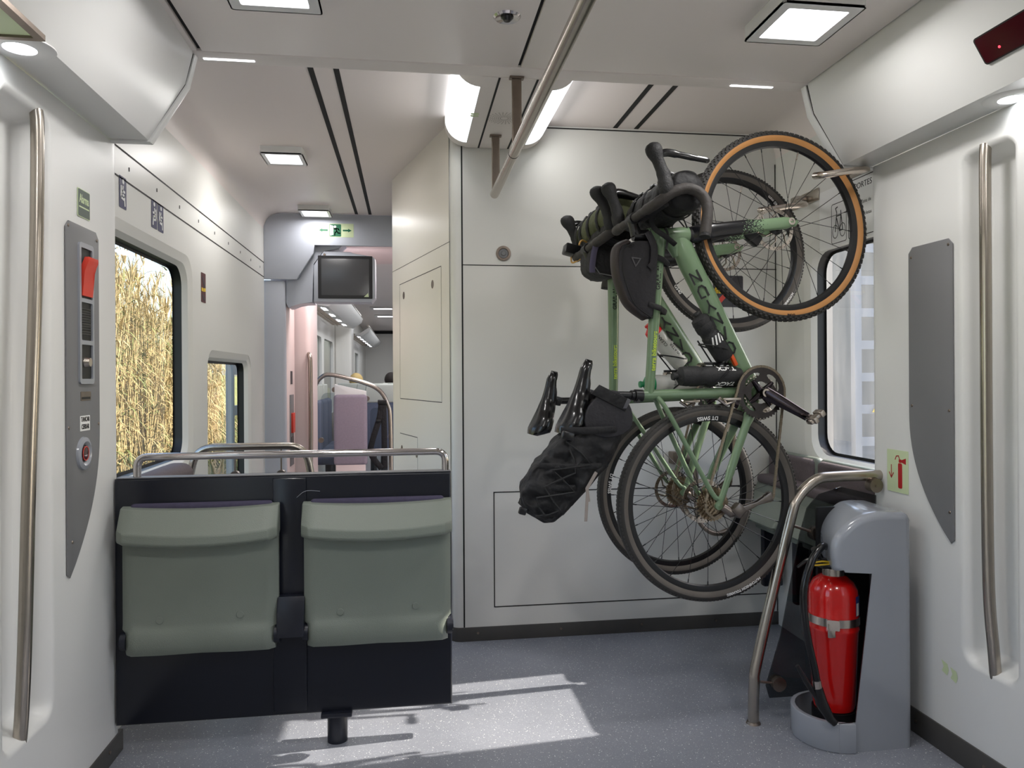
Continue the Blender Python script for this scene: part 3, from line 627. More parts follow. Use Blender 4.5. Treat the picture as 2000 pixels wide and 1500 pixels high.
# sticker behind the wheels, lock, bike rules sign
FW = lambda x, z, y=3.4985: Matrix(((1, 0, 0, x), (0, 0, -1, y), (0, 1, 0, z), (0, 0, 0, 1)))
t = thing('warning_sticker', 'dark grey sticker with yellow and red stripes on the white wall behind the wheels', 'sticker', m=FW(1.575, 1.665))
bm = B(); prism(bm, rrect(-.078, -.078, .078, .078, .008), 'xy', -.001, .0005); obj('sticker_face', bm, DKS, t)
bm = B(); strokes(bm, [[(-.055, .030), (-.07, .002), (.005, .004)], [(-.06, -.006), (.0, -.006)]], .010); obj('sticker_mark', bm, YEL, t)
bm = B(); strokes(bm, [[(-.045, -.05), (-.012, -.014)]], .022); obj('sticker_mark', bm, REDP, t)
t = thing('panel_lock', 'round steel panel lock on the white wall left of the handlebars', 'lock', m=FW(.452, 1.834))
bm = B(); lathe(bm, [(.022, .0), (.036, .0), (.036, .003), (.030, .004), (.024, .0035), (.022, 0)], 32); obj('lock_ring', bm, BRACK, t)
bm = B(); lathe(bm, [(0, .0), (.022, .0), (.022, .002), (.012, .002), (.010, .006), (0, .006)], 24); obj('lock_core', bm, GREYP, t)
RW = Matrix(((0, 0, -1, XR-.001), (-1, 0, 0, 2.86), (0, 1, 0, 1.93), (0, 0, 0, 1)))
t = thing('bicycle_sign', 'white sign with a bicycle pictogram on the right wall seen through the front wheel', 'sign', m=RW)
bm = B(); prism(bm, rrect(-.24, -.13, .24, .13, .01), 'xy', -.0008, .0004); obj('sign_face', bm, WHT, t)
bm = B(); oo = rrect(-.145, -.115, -.035, .055, .01); strokes(bm, [oo+[oo[0]]], .003)
oo = rrect(-.02, -.115, .225, .122, .01); strokes(bm, [oo+[oo[0]]], .0035)
for c_ in ((-.117, -.065), (-.063, -.065)):
    q = [(c_[0]+.020*cos(2*pi*k/18), c_[1]+.028*sin(2*pi*k/18)) for k in range(19)]; strokes(bm, [q], .003)
strokes(bm, [[(-.117, -.065), (-.106, .015), (-.114, .034), (-.100, .038)], [(-.108, .0), (-.074, .0), (-.086, -.065), (-.108, -.005)], [(-.086, -.065), (-.063, -.065), (-.076, .018)]], .005)
obj('pictogram', bm, BLKT, t)
text('sign_text', 'TRANSPORTES', .034, Matrix.Translation((.028, .090, .0006)), BLKT, t, sx=1)
text('sign_text', 'Zona de', .020, Matrix.Translation((.10, .02, .0006)), BLKT, t); text('sign_text', 'bicicletas', .020, Matrix.Translation((.10, -.03, .0006)), BLKT, t)
# --- bicycle hooks on the right wall
def hook(loc, lb):
    t = thing('wheel_hook', lb, 'hook', loc)
    bm = B(); box(bm, (-.006, -.12, -.028), (0, .12, .028), .003); obj('hook_plate', bm, STEEL, t)
    bm = B(); box(bm, (-.06, -.03, -.018), (-.005, .03, .012), .006); obj('hook_bracket', bm, STEEL, t)
    bm = B(); tube(bm, smoothpath([(-.04, 0, -.005), (-.09, -.13, -.05), (-.16, -.27, -.088), (-.25, -.295, -.105), (-.33, -.29, -.118), (-.35, -.25, -.112)], 6), [.0125]*31, 14, sy=1.1); obj('hook_arm', bm, SILV, t)
    return t
hook((XR, 2.79, 2.09), 'steel wheel hook on the right wall through the tan tyred wheel')
hook((XR, 3.22, 2.06), 'steel wheel hook on the right wall through the farther bicycle wheel')
# wheel stop loop on the right wall
t = thing('wheel_stop', 'bent steel tube wheel stop low on the white wall behind the near rear wheel', 'bracket', (1.45, 3.38, .55))
bm = B(); tube(bm, fillet([(-.09, 0.02, .30), (-.09, 0, .0), (-.02, -.04, -.06), (.16, -.02, .0), (.16, .11, .0)], .07, 6), .012, 12); obj('stop_tube', bm, BRACK, t)
bm = B(); tube(bm, fillet([(-.16, 0.06, .30), (-.16, .05, .06), (-.08, .0, .0), (.10, .03, .05), (.10, .115, .05)], .06, 6), .010, 12); obj('stop_tube', bm, BRACK, t)
bm = B(); box(bm, (-.19, .05, .27), (-.06, .118, .33), .006); obj('stop_plate', bm, BRACK, t)
# --- exit sign, monitor
M = Matrix(((1, 0, 0, -.522), (0, 0, -1, 5.5695), (0, 1, 0, 2.328), (0, 0, 0, 1)))
t = thing('exit_sign', 'pale green emergency exit sign with running figure and two arrows over the aisle', 'sign', m=M)
bm = B(); prism(bm, rrect(-.132, -.05, .132, .05, .002), 'xy', -.001, .0005); obj('sign_face', bm, GLOWP, t)
bm = B(); prism(bm, rrect(-.042, -.045, .042, .045, .006), 'xy', .0005, .001); obj('sign_panel', bm, GRNT, t)
bm = B(); prism(bm, [(-.038, -.04), (-.014, -.032), (-.014, .032), (-.038, .04)], 'xy', .001, .0014)
lathe(bm, [(0, .0016), (.009, .0016), (.009, .001)], 14, Matrix.Translation((-.002, .026, 0)))
strokes(bm, [[(.004, .014), (.010, -.006), (-.002, -.018), (-.004, -.036)], [(.010, -.006), (.020, -.020), (.034, -.020)], [(.004, .014), (-.014, .008), (-.018, -.004)], [(.006, .014), (.020, .012), (.026, .002)]], .008, .0006)
bmesh.ops.transform(bm, matrix=Matrix.Translation((0, 0, .0004)), verts=bm.verts); obj('running_figure', bm, WHT, t)
for s in (-1, 1):
    bm = B(); strokes(bm, [[(s*.058, 0), (s*.095, 0)]], .012, .0008); q = [(s*.118, 0), (s*.092, .013), (s*.092, -.013)]; prism(bm, q, 'xy', .0005, .0012); obj('arrow', bm, GRNT, t)
t = thing('ceiling_monitor', 'wall mounted monitor with a blank grey screen under the exit sign', 'monitor', (-.45, 5.62, 1.99))
q = lambda L_: [(x+.45, z-1.99) for x, z in L_]
bm = B(); prism(bm, q([(-.884, 2.30), (-.884, 1.80), (-.87, 1.765), (-.85, 1.765), (-.80, 1.795), (-.69, 1.80), (-.69, 2.09), (-.62, 2.185), (-.5, 2.20), (-.4, 2.30)]), 'xz', .0, .20, .006); obj('housing', bm, BULK, t)
bm = B(); prism(bm, q([(-.684, 1.806), (-.684, 2.075), (-.612, 2.182), (-.42, 2.178), (-.37, 2.155), (-.262, 2.150), (-.238, 2.13), (-.238, 1.84), (-.265, 1.806)]), 'xz', -.01, .16, .008); obj('screen_housing', bm, BULK, t)
bm = B(); prism(bm, rrect(-.652+.45, 1.832-1.99, -.258+.45, 2.148-1.99, .004), 'xz', -.0145, -.009); obj('screen_frame', bm, RUBBER, t)
bm = B(); prism(bm, rrect(-.628+.45, 1.856-1.99, -.282+.45, 2.126-1.99, .003), 'xz', -.0155, -.0145); obj('screen', bm, SCREEN, t)
bm = B(); prism(bm, [(.13, -.145), (.165, -.145), (.160, -.115)], 'xz', -.0165, -.0155); obj('sticker_remnant', bm, GLOWP, t)
bm = B(); lathe(bm, [(0, .004), (.008, .004), (.010, 0)], 14, Matrix.Translation((-.155, -.01, .165)) @ Matrix.Rotation(pi/2, 4, 'X')); obj('lock', bm, BRACK, t)
area('pink_fill_light', (-.3, 5.95, 2.2), .5, .25, 30, (1, .88, .86))  # added light with no fixture, gives the gangway its pink tone
area('aisle_fill_light', (0, 9, 2.4), .5, 4, 120, (.95, .97, 1)); area('aisle_fill_light', (0, 15, 2.4), .5, 4, 110, (.95, .97, 1))  # bare area lights without fixtures, brighten the next carriage
# ================================================================== FURNITURE
# --- navy partition with its rail
t = thing('seat_partition', 'navy blue partition panel behind the two folded seats, on one round post', 'partition', (-.41, 2.60, 0))
PX = lambda x: x+.41
bm = B(); prism(bm, [(PX(-.960), .105), (PX(.147), .105), (PX(.147), .918), (PX(-.960), .918)], 'xz', .0, .045, .008, 3)
box(bm, (PX(-.455), -.012, .12), (PX(-.345), .004, .91), .005)
pn = obj('panel', bm, NAVY, t)
bm = B(); box(bm, (PX(-.955), .004, .9185), (PX(.144), .05, .922), .001); obj('top_cap', bm, GREYP, t)
bm = B(); tube(bm, fillet([(PX(-.895), .022, .915), (PX(-.895), .022, .988), (PX(.128), .022, .988), (PX(.128), .022, .915)], .075, 8), .0125, 16); obj('rail', bm, CHROME, t)
bm = B(); cyl(bm, (PX(-.248), .02, 0), (PX(-.248), .02, .11), .034, 24); box(bm, (PX(-.30), -.02, .092), (PX(-.196), .06, .108), .004); obj('post', bm, NAVYB, t)
bm = B(); tube(bm, smoothpath([(PX(-.375), -.0145, .845), (PX(-.345), -.0145, .866), (PX(-.30), -.0005, .862)], 6), .0008, 5); obj('scratch', bm, GREYG, pn)
# --- folding seats (folded up): shell, lip, cushion edge, hinges
def folding_seat(label, group, M):
    t = thing('folding_seat', label, 'seat', group=group, m=M)      # local: x width, -y towards the viewer, z up; origin bottom centre
    W = .245
    bm = B(); n = 24; prof = []
    # shell front surface as a grid, gently dished, with a raised band at the foot
    xs = [-W+2*W*i/n for i in range(n+1)]; zs = [0, .008, .03, .055, .075, .085, .10, .14, .2, .26, .32, .37, .42, .44]
    def fy(x, z):
        e = (1-min(1, (W-abs(x))/.022))**2*.016; y = -.052+e
        if z < .09: y -= .012*min(1, max(0, (.09-z)/.02))*min(1, abs(x)/W*1.4+.25)
        y += .006*(x/W)**2-.004
        if z < .03: y += .012*(1-z/.03)**2
        return y
    def fx(x, z): return x*(.955 if z < .085 else 1)
    g = [[bm.verts.new((fx(x, z), fy(x, z), z)) for z in zs] for x in xs]; h = [[bm.verts.new((fx(x, z), -.018, z)) for z in zs] for x in xs]
    for i in range(n):
        for j in range(len(zs)-1):
            bm.faces.new((g[i][j], g[i+1][j], g[i+1][j+1], g[i][j+1])); bm.faces.new((h[i][j], h[i][j+1], h[i+1][j+1], h[i+1][j]))
        bm.faces.new((g[i][0], h[i][0], h[i+1][0], g[i+1][0])); bm.faces.new((g[i][-1], g[i+1][-1], h[i+1][-1], h[i][-1]))
    for j in range(len(zs)-1):
        bm.faces.new((g[0][j], g[0][j+1], h[0][j+1], h[0][j])); bm.faces.new((g[-1][j], h[-1][j], h[-1][j+1], g[-1][j+1]))
    obj('seat_shell', bm, SEATG, t, sharp=50)
    # rolled front lip: swept section, bowed towards the viewer
    bm = B(); sec = [(-.014, .475), (-.050, .470), (-.104, .402), (-.106, .374), (-.096, .364), (-.05, .366), (-.014, .38)]
    rings = []; m = 20
    for i in range(m+1):
        x = -W-.004+(2*W+.008)*i/m; u = x/(W+.004); bow = (1-u*u); sc_ = 1 if abs(u) < .93 else 1-.35*((abs(u)-.93)/.07)**2
        rings.append([bm.verts.new((x, (-.03+(y+.03)*sc_)-.012*bow*(1 if y < -.05 else .1), z-.008*bow*(1 if z < .42 else .3)+.008*u*u)) for y, z in sec])
    for i in range(m):
        for k in range(len(sec)): bm.faces.new((rings[i][k], rings[i][(k+1) % len(sec)], rings[i+1][(k+1) % len(sec)], rings[i+1][k]))
    bm.faces.new(rings[0]); bm.faces.new(rings[-1][::-1])
    o = obj('seat_lip', bm, SEATG, t, sharp=60)
    md = o.modifiers.new('b', 'BEVEL'); md.width = .005; md.segments = 3; md.limit_method = 'ANGLE'; md.angle_limit = radians(30); md = o.modifiers.new('wn', 'WEIGHTED_NORMAL'); md.keep_sharp = True; md.weight = 100
    bm = B(); box(bm, (-W+.02, -.030, .06), (W-.02, -.002, .488), .012, 3); obj('cushion', bm, CUSHD, t)
    for s in (-1, 1):
        bm = B(); lathe(bm, [(0, .0012), (.0105, .0012), (.012, 0)], 18, Matrix.Translation((s*.125, -.0565, .118+.004*s)) @ Matrix.Rotation(pi/2, 4, 'X')); obj('plug', bm, SEATG, t)
        bm = B(); cyl(bm, (s*(W-.014), -.03, .045), (s*(W+.004), -.03, .045), .030, 20); cyl(bm, (s*(W+.004), -.03, .045), (s*(W+.008), -.03, .045), .018, 16); obj('hinge', bm, NAVYB, t)
    return t
folding_seat('grey green folded seat at the left, beside the white pillar', 'folded seats on the navy partition', Matrix.Translation((-.676, 2.594, .352)))
folding_seat('grey green folded seat at the right end of the navy partition', 'folded seats on the navy partition', Matrix.Translation((-.104, 2.594, .352)))
bm = B(); prism(bm, [(-.052, .02), (.0, .02), (.0, .15), (-.03, .15), (-.052, .10)], 'yz', -.045, .045, .006); 
o = obj('hinge_bracket', bm, NAVYB); o.location = (-.391, 2.585, .37); tag(o, 'dark hinge bracket between the two folded seats on the partition', 'bracket')
# seats and back cushions on the right wall
MRs = lambda y, z=.352: Matrix.Translation((XR-.012, y, z)) @ Matrix.Rotation(-pi/2, 4, 'Z')
def wall_seat(y, lab, sz):
    t = thing('wall_seat', lab, 'seat', group='side seats on the right wall', m=Matrix.Translation((XR-.004, y, 0)) @ Matrix.Rotation(-pi/2, 4, 'Z'))
    W = sz/2
    bm = B(); prism(bm, [(.0, .55), (-.13, .50), (-.15, .66), (-.11, .74), (.0, .76)], 'yz', -W, W, .02, 3); obj('seat_shell', bm, SEATG, t)
    bm = B(); prism(bm, [(-.02, .735), (-.13, .69), (-.235, .60), (-.25, .575), (-.23, .56), (-.02, .60)], 'yz', -W, W, .018, 4); obj('seat_lip', bm, SEATG, t)
    bm = B(); box(bm, (-W+.02, -.13, .72), (W-.02, -.01, .765), .018, 3); obj('cushion', bm, MAUVE, t)
    bm = B(); box(bm, (-W+.012, -.065, .745), (W-.012, -.012, .872), .022, 4); obj('backrest', bm, MAUVE, t)
    bm = B(); box(bm, (-W, -.045, .74), (W, -.0, .88), .02, 4); obj('back_shell', bm, SEATG, t)
    bm = B(); box(bm, (-W+.04, -.12, .22), (-W+.08, -.02, .56), .008); box(bm, (W-.08, -.12, .22), (W-.04, -.02, .56), .008); obj('bracket', bm, NAVYB, t)
wall_seat(3.27, 'folded grey green side seat in the right rear corner behind the wheel', .42)
wall_seat(2.83, 'folded grey green side seat behind the dark glass of the right handrail', .42)
# seat cushion on the left wall behind the partition
t = thing('wall_seat', 'mauve side seat under the big left window, top edge above the partition', 'seat', m=Matrix.Translation((XL+.004, 3.05, 0)) @ Matrix.Rotation(pi/2, 4, 'Z'))
bm = B(); box(bm, (-.23, -.14, .50), (.23, -.02, .90), .045, 5); obj('backrest', bm, MAUVE, t)
bm = B(); box(bm, (-.235, -.03, .42), (.235, 0, .885), .012); obj('back_shell', bm, SEATG, t)
bm = B(); box(bm, (-.22, -.48, .40), (.22, -.06, .47), .02, 3); obj('cushion', bm, MAUVE, t)
# --- glass divider behind the partition
t = thing('glass_divider', 'clear glass divider under a bent steel rail, behind the partition at the left window', 'partition', (XL, 3.65, 0))
bm = B(); tube(bm, fillet([(.01, .0, .76), (.045, .0, .925), (.54, .0, .925), (.575, 0, .76), (.575, 0, 0)], .085, 8), .0175, 18); obj('rail', bm, STEEL, t)
bm = B(); prism(bm, rrect(.13, .14, .54, .80, .05), 'xz', -.004, .004); obj('glass_panel', bm, GLASSP, t)
for x in (.22, .43):
    bm = B(); cyl(bm, (x, .014, .79), (x, -.014, .79), .022, 24); cyl(bm, (x, 0, .80), (x, 0, .91), .004, 10); obj('clamp', bm, BRACK, t)
# --- right handrail with dark glass
t = thing('glass_screen', 'dark glass screen in a leaning bent steel handrail beside the extinguisher box', 'partition', (1.22, 2.53, 0))
pts = [(0, -.01, 0), (.004, -.01, .14), (.022, -.006, .24), (.145, .0, .70), (.185, .008, .80), (.26, .015, .862), (.34, .02, .872), (.53, .03, .872)]
bm = B(); tube(bm, smoothpath(pts, 7), .0195, 20); rl = obj('rail', bm, STEEL, t)
bm = B(); lathe(bm, [(0, .008), (.022, .008), (.026, 0)], 20, Matrix.Translation((0, -.01, 0))); obj('floor_collar', bm, BRACK, t)
g = [(.075, .075), (.30, .075), (.50, .075), (.50, .80), (.36, .835), (.27, .81), (.225, .76), (.195, .66), (.12, .30), (.062, .12)]
bm = B(); prism(bm, g, 'xz', .014, .020); obj('glass_panel', bm, GLASSK, t)
for x, z, a, b_ in ((.258, .668, .165, .70), (.490, .838, .49, .86), (.105, .128, .035, .14)):
    bm = B(); cyl(bm, (x, -.004, z), (x, .03, z), .026, 28); cyl(bm, (x, -.007, z), (x, -.003, z), .006, 12); cyl(bm, (a, .006, b_), (x, .01, z), .005, 10); obj('clamp', bm, BRACK, t)
# --- extinguisher housing and extinguisher
t = thing('extinguisher_housing', 'grey glossy plastic extinguisher housing standing by the right pillar', 'housing', (1.49, 2.40, 0))
hx = lambda x: x-1.49
bm = B()
arch = [(hx(1.395), .60), (hx(1.388), .655), (hx(1.395), .70), (hx(1.42), .735), (hx(1.46), .765), (hx(1.51), .785), (hx(1.57), .79), (hx(1.655), .787), (hx(1.665), .77)]
front = [(hx(1.325+.015), .0), (hx(1.665), 0)]+arch[::-1]+[(hx(1.400), .592), (hx(1.413), .588), (hx(1.521), .588), (hx(1.460), .098), (hx(1.345), .098)]
front = [(hx(1.40), .0), (hx(1.665), .0)]+arch[::-1]+[(hx(1.400), .592), (hx(1.413), .588), (hx(1.521), .588), (hx(1.460), .098), (hx(1.40), .098)]
def insetarc(d):
    P = arc2; o = []
    for i, p in enumerate(P):
        q = (Vector(P[min(i+1, len(P)-1)])-Vector(P[max(i-1, 0)])).normalized(); o.append((p[0]+q.y*d, p[1]-q.x*d))
    o[-1] = (o[-1][0], 0); return o
sm = smoothpath([(x, 0, z) for x, z in arch[:-2]], 4)
arc2 = [(p.x, p.z) for p in sm]+[(hx(1.645), .787), (hx(1.660), .778), (hx(1.668), .760), (hx(1.668), .5), (hx(1.668), .0)]
bm = B(); prof = []
for d, y in ((.026, -.1265), (.014, -.1235), (.005, -.117), (.001, -.108), (0, -.097), (0, .0), (0, .12)):
    sh = .42*max(0, y+.097); prof.append([bm.verts.new((x+sh*max(0, (hx(1.668)-x))/.28, y, z)) for x, z in insetarc(d)])
for A, C_ in zip(prof[:-1], prof[1:]):
    for i in range(len(A)-1): bm.faces.new((A[i], A[i+1], C_[i+1], C_[i]))
fr_ = [bm.verts.new((x, -.1265, z)) for x, z in ((hx(1.425), .596), (hx(1.521), .588), (hx(1.460), .098), (hx(1.40), .098), (hx(1.40), .0))]
ia = prof[0]; bm.faces.new(ia[::-1]+fr_)
o = obj('hood_shell', bm, GREYG, t, sharp=50); md = o.modifiers.new('thick', 'SOLIDIFY'); md.thickness = .006; md.offset = -1; md = o.modifiers.new('wn', 'WEIGHTED_NORMAL'); md.keep_sharp = True; md.weight = 100
# rounded cup at the foot
bm = B(); r0 = .125; base = []
for k in range(15):
    a = -pi/2-pi*k/14; base.append((hx(1.455)+.128*cos(a), -.0+.122*sin(a)))
base = [(hx(1.445), -.1262)]+[(x, y*1.03) for x, y in base]+[(hx(1.60), .122)]
inner = [(x*1.0+.0, y) for x, y in base]
def offs(path, d):
    o = []
    for i, p in enumerate(path):
        a = Vector(path[max(i-1, 0)]); b_ = Vector(path[min(i+1, len(path)-1)]); t_ = (b_-a).normalized(); o.append((p[0]-t_.y*d*-1, p[1]+t_.x*d*-1))
    return o
inn = offs(base, -.012)
prism(bm, base+inn[::-1], 'xy', .0, .098, .003); prism(bm, base, 'xy', 0, .012); obj('foot_cup', bm, GREYG, t, sharp=50)
bm = B(); box(bm, (hx(1.46), .10, .0), (hx(1.66), .115, .77)); obj('back_shell', bm, RUBBER, t)
t = thing('fire_extinguisher', 'red fire extinguisher with a silver band standing in the grey housing', 'extinguisher', (1.455, 2.395, .012))
bm = B(); lathe(bm, [(0, .085), (.055, .085), (.066, .092), (.070, .11), (.081, .36), (.0835, .365), (.0835, .372), (.081, .377), (.081, .47), (.078, .50), (.066, .525), (.045, .542), (.030, .548), (0, .548)], 48); obj('cylinder', bm, RED, t)
bm = B(); lathe(bm, [(0, 0), (.072, 0), (.072, .088), (0, .088)], 36); obj('rubber_foot', bm, RUBBER, t)
bm = B(); lathe(bm, [(.0825, .385), (.0845, .385), (.0845, .412), (.0825, .412)], 40)
prism(bm, rrect(-.022, .378, .018, .412, .004), 'xz', -.092, -.084); bmesh.ops.transform(bm, matrix=Matrix.Rotation(radians(-30), 4, 'Z'), verts=bm.verts); box(bm, (-.062, -.074, .352), (-.036, -.066, .40), .002); obj('steel_band', bm, SILV, t)
bm = B(); lathe(bm, [(.0, .545), (.036, .545), (.036, .570), (0, .570)], 28); obj('neck_ring', bm, STEEL, t)
bm = B(); box(bm, (-.05, -.02, .568), (.05, .02, .60), .006); cyl(bm, (-.05, 0, .59), (-.075, -.01, .64), .012, 12); obj('valve', bm, BLK, t)
def wraplabel(z0, z1, a0, a1, m, r, nm):
    bm = B(); n = 8; A = [[bm.verts.new((r*cos(a0+(a1-a0)*k/n), r*sin(a0+(a1-a0)*k/n), z)) for z in (z0, z1)] for k in range(n+1)]
    for k in range(n): bm.faces.new((A[k][0], A[k+1][0], A[k+1][1], A[k][1]))
    return obj(nm, bm, m, t)
wraplabel(.418, .485, radians(-62), radians(-34), mat('blue label', (40, 60, 130), .4), .0818, 'label')
wraplabel(.42, .462, radians(-60), radians(-46), WHT, .0822, 'label_field')
bm = B(); tube(bm, smoothpath([(-.045, -.03, .650), (-.075, -.055, .655), (-.115, -.070, .62), (-.150, -.080, .54), (-.156, -.085, .45), (-.146, -.090, .36), (-.128, -.095, .27), (-.118, -.098, .21)], 6), .0125, 14); hz = obj('hose', bm, BLKG, t)
bm = B(); cyl(bm, (-.1205, -.0975, .225), (-.1165, -.0985, .198), .0145, 16); obj('hose_clip', bm, SILV, hz)
bm = B(); tube(bm, [(-.117, -.098, .20), (-.106, -.102, .15), (-.085, -.118, .105), (-.070, -.124, .09)], [.016, .020, .014, .012], 14); tube(bm, [(-.185, -.09, .275), (-.155, -.095, .22), (-.108, -.10, .15)], [.006, .009, .010], 10); obj('nozzle', bm, BLK, hz)
bm = B(); tube(bm, smoothpath([(-.06, -.02, .60), (-.09, .0, .60), (-.12, .02, .57)], 5), .006, 10); obj('small_hose', bm, BLKG, t)
bm = B(); tube(bm, smoothpath([(-.035, -.05, .60), (-.07, -.055, .606), (-.095, -.05, .602), (-.10, -.045, .592), (-.06, -.05, .594), (-.035, -.05, .596)], 5), .003, 8); obj('safety_seal', bm, YEL, t)

# ================================================================== NEXT CARRIAGE FITTINGS
t = thing('alarm_unit', 'small grey alarm panel with red handle on the pink-lit gangway wall in the distance', 'panel', (-.884, 5.86, 1.0))
bm = B(); box(bm, (0, -.09, -.42), (.004, .09, .12), .001); obj('panel_plate', bm, GREYP, t)
bm = B(); box(bm, (.004, -.05, -.17), (.02, .05, -.02), .002); obj('alarm_handle', bm, REDP, t)
bm = B(); box(bm, (.004, -.05, -.36), (.007, .05, -.20)); obj('speaker_grille', bm, BLK, t)
bm = B(); box(bm, (.0, -.045, .20), (.002, .045, .30)); obj('caption_plate', bm, DKS, t)
bm = B(); tube(bm, smoothpath([(-.79, 6.12, 1.44), (-.775, 6.085, 1.41), (-.77, 6.08, 1.30), (-.77, 6.08, .7), (-.785, 6.08, .12)], 5), .018, 14)
tag(obj('handrail', bm, STEEL), 'vertical handrail on the pink-lit gangway post in the distance', 'handrail')
t = thing('gangway_screen', 'arched steel rail with glass beside the mauve seat in the next carriage', 'partition', (-.54, 7.4, 0))
pts = [(-.372, 0, 0), (-.370, 0, .95), (-.355, 0, 1.16), (-.29, 0, 1.255), (-.19, 0, 1.275), (.10, 0, 1.20), (.26, 0, 1.12), (.34, 0, .98), (.365, 0, .80), (.37, 0, 0)]
bm = B(); tube(bm, smoothpath(pts, 5), .021, 14); obj('rail', bm, STEEL, t)
bm = B(); prism(bm, rrect(-.30, .1, -.02, 1.10, .06), 'xz', .02, .026); prism(bm, rrect(.17, .1, .33, .95, .05), 'xz', .02, .026); obj('glass_panel', bm, GLASSP, t)
for x, z in ((-.17, 1.13), (.14, 1.04), (-.30, .64), (.31, .66)):
    bm = B(); cyl(bm, (x, -.01, z), (x, .035, z), .026, 18); obj('clamp', bm, BRACK, t)
t = thing('tip_up_seat', 'tall narrow mauve seat back facing the aisle in the next carriage', 'seat', (-.55, 7.28, 0))
bm = B(); box(bm, (-.158, -.03, .40), (.158, .05, 1.085), .035, 5); obj('backrest', bm, PINKM, t)
bm = B(); prism(bm, [(-.15, 1.0), (.15, 1.0), (.15, 1.115), (-.145, 1.185), (-.15, 1.18)], 'xz', .0, .045, .006); obj('head_plate', bm, MOULD, t)
bm = B(); box(bm, (-.14, -.02, .0), (.14, .04, .42), .01); obj('seat_foot', bm, PINKLIT, t)
t = thing('seat_belt', 'black safety belt hanging right of the mauve seat in the next carriage', 'belt', (-.26, 7.36, 0))
bm = B(); tube(bm, smoothpath([(.0, 0, 1.0), (-.02, -.01, .85), (-.09, -.02, .62), (-.10, -.02, .50), (.0, -.03, .36)], 6), .028, 10, sx=1, sy=.25, up=(1, 0, 0)); obj('strap', bm, FAB, t)
bm = B(); tube(bm, smoothpath([(.02, 0, 1.0), (.025, -.01, .8), (.03, -.01, .36)], 6), .028, 10, sx=1, sy=.25, up=(1, 0, 0)); obj('strap', bm, FAB, t)
bm = B(); box(bm, (-.035, -.02, .98), (.05, .01, 1.03), .008); box(bm, (-.05, -.03, .81), (.0, .0, .835), .004); obj('buckle', bm, BLK, t)
def far_seat(x, y, rz, lab, gr):
    t = thing('carriage_seat', lab, 'seat', group=gr, m=Matrix.Translation((x, y, 0)) @ Matrix.Rotation(rz, 4, 'Z'))
    bm = B(); box(bm, (-.22, -.02, .40), (.22, .08, 1.0), .04, 4); obj('backrest', bm, BLUES, t)
    bm = B(); box(bm, (-.21, -.40, .38), (.21, .0, .47), .03, 3); obj('cushion', bm, BLUES, t)
    bm = B(); prism(bm, [(-.22, .96), (.22, .96), (.19, 1.17), (-.19, 1.17)], 'xz', .03, .09, .02, 3); obj('head_shell', bm, mat('pale grey green seat shell', (176, 178, 170), .45), t)
    bm = B(); cyl(bm, (0, -.15, 0), (0, -.15, .38), .04, 12); obj('pedestal', bm, BLK, t)
    return t
for k, y in enumerate((7.75, 8.22, 8.69, 9.16)):
    lb = ('nearest', 'second', 'third', 'farthest')[k]
    far_seat(-.95, y, pi/2, '%s of the blue grey seats along the window wall of the next carriage' % lb, 'side seats in the next carriage')
for k, (x, y, lb) in enumerate(((-.28, 8.6, 'blue grey high backed seat right of the mauve seat in the next carriage'), (-.75, 10.4, 'high backed seat under the blond passenger in the next carriage'), (-.16, 10.6, 'high backed seat under the dark haired passenger in the next carriage'), (-.45, 9.7, 'high backed seat seen right above the mauve seat head plate'))):
    far_seat(x, y, pi, lb, 'high backed seats in the next carriage')
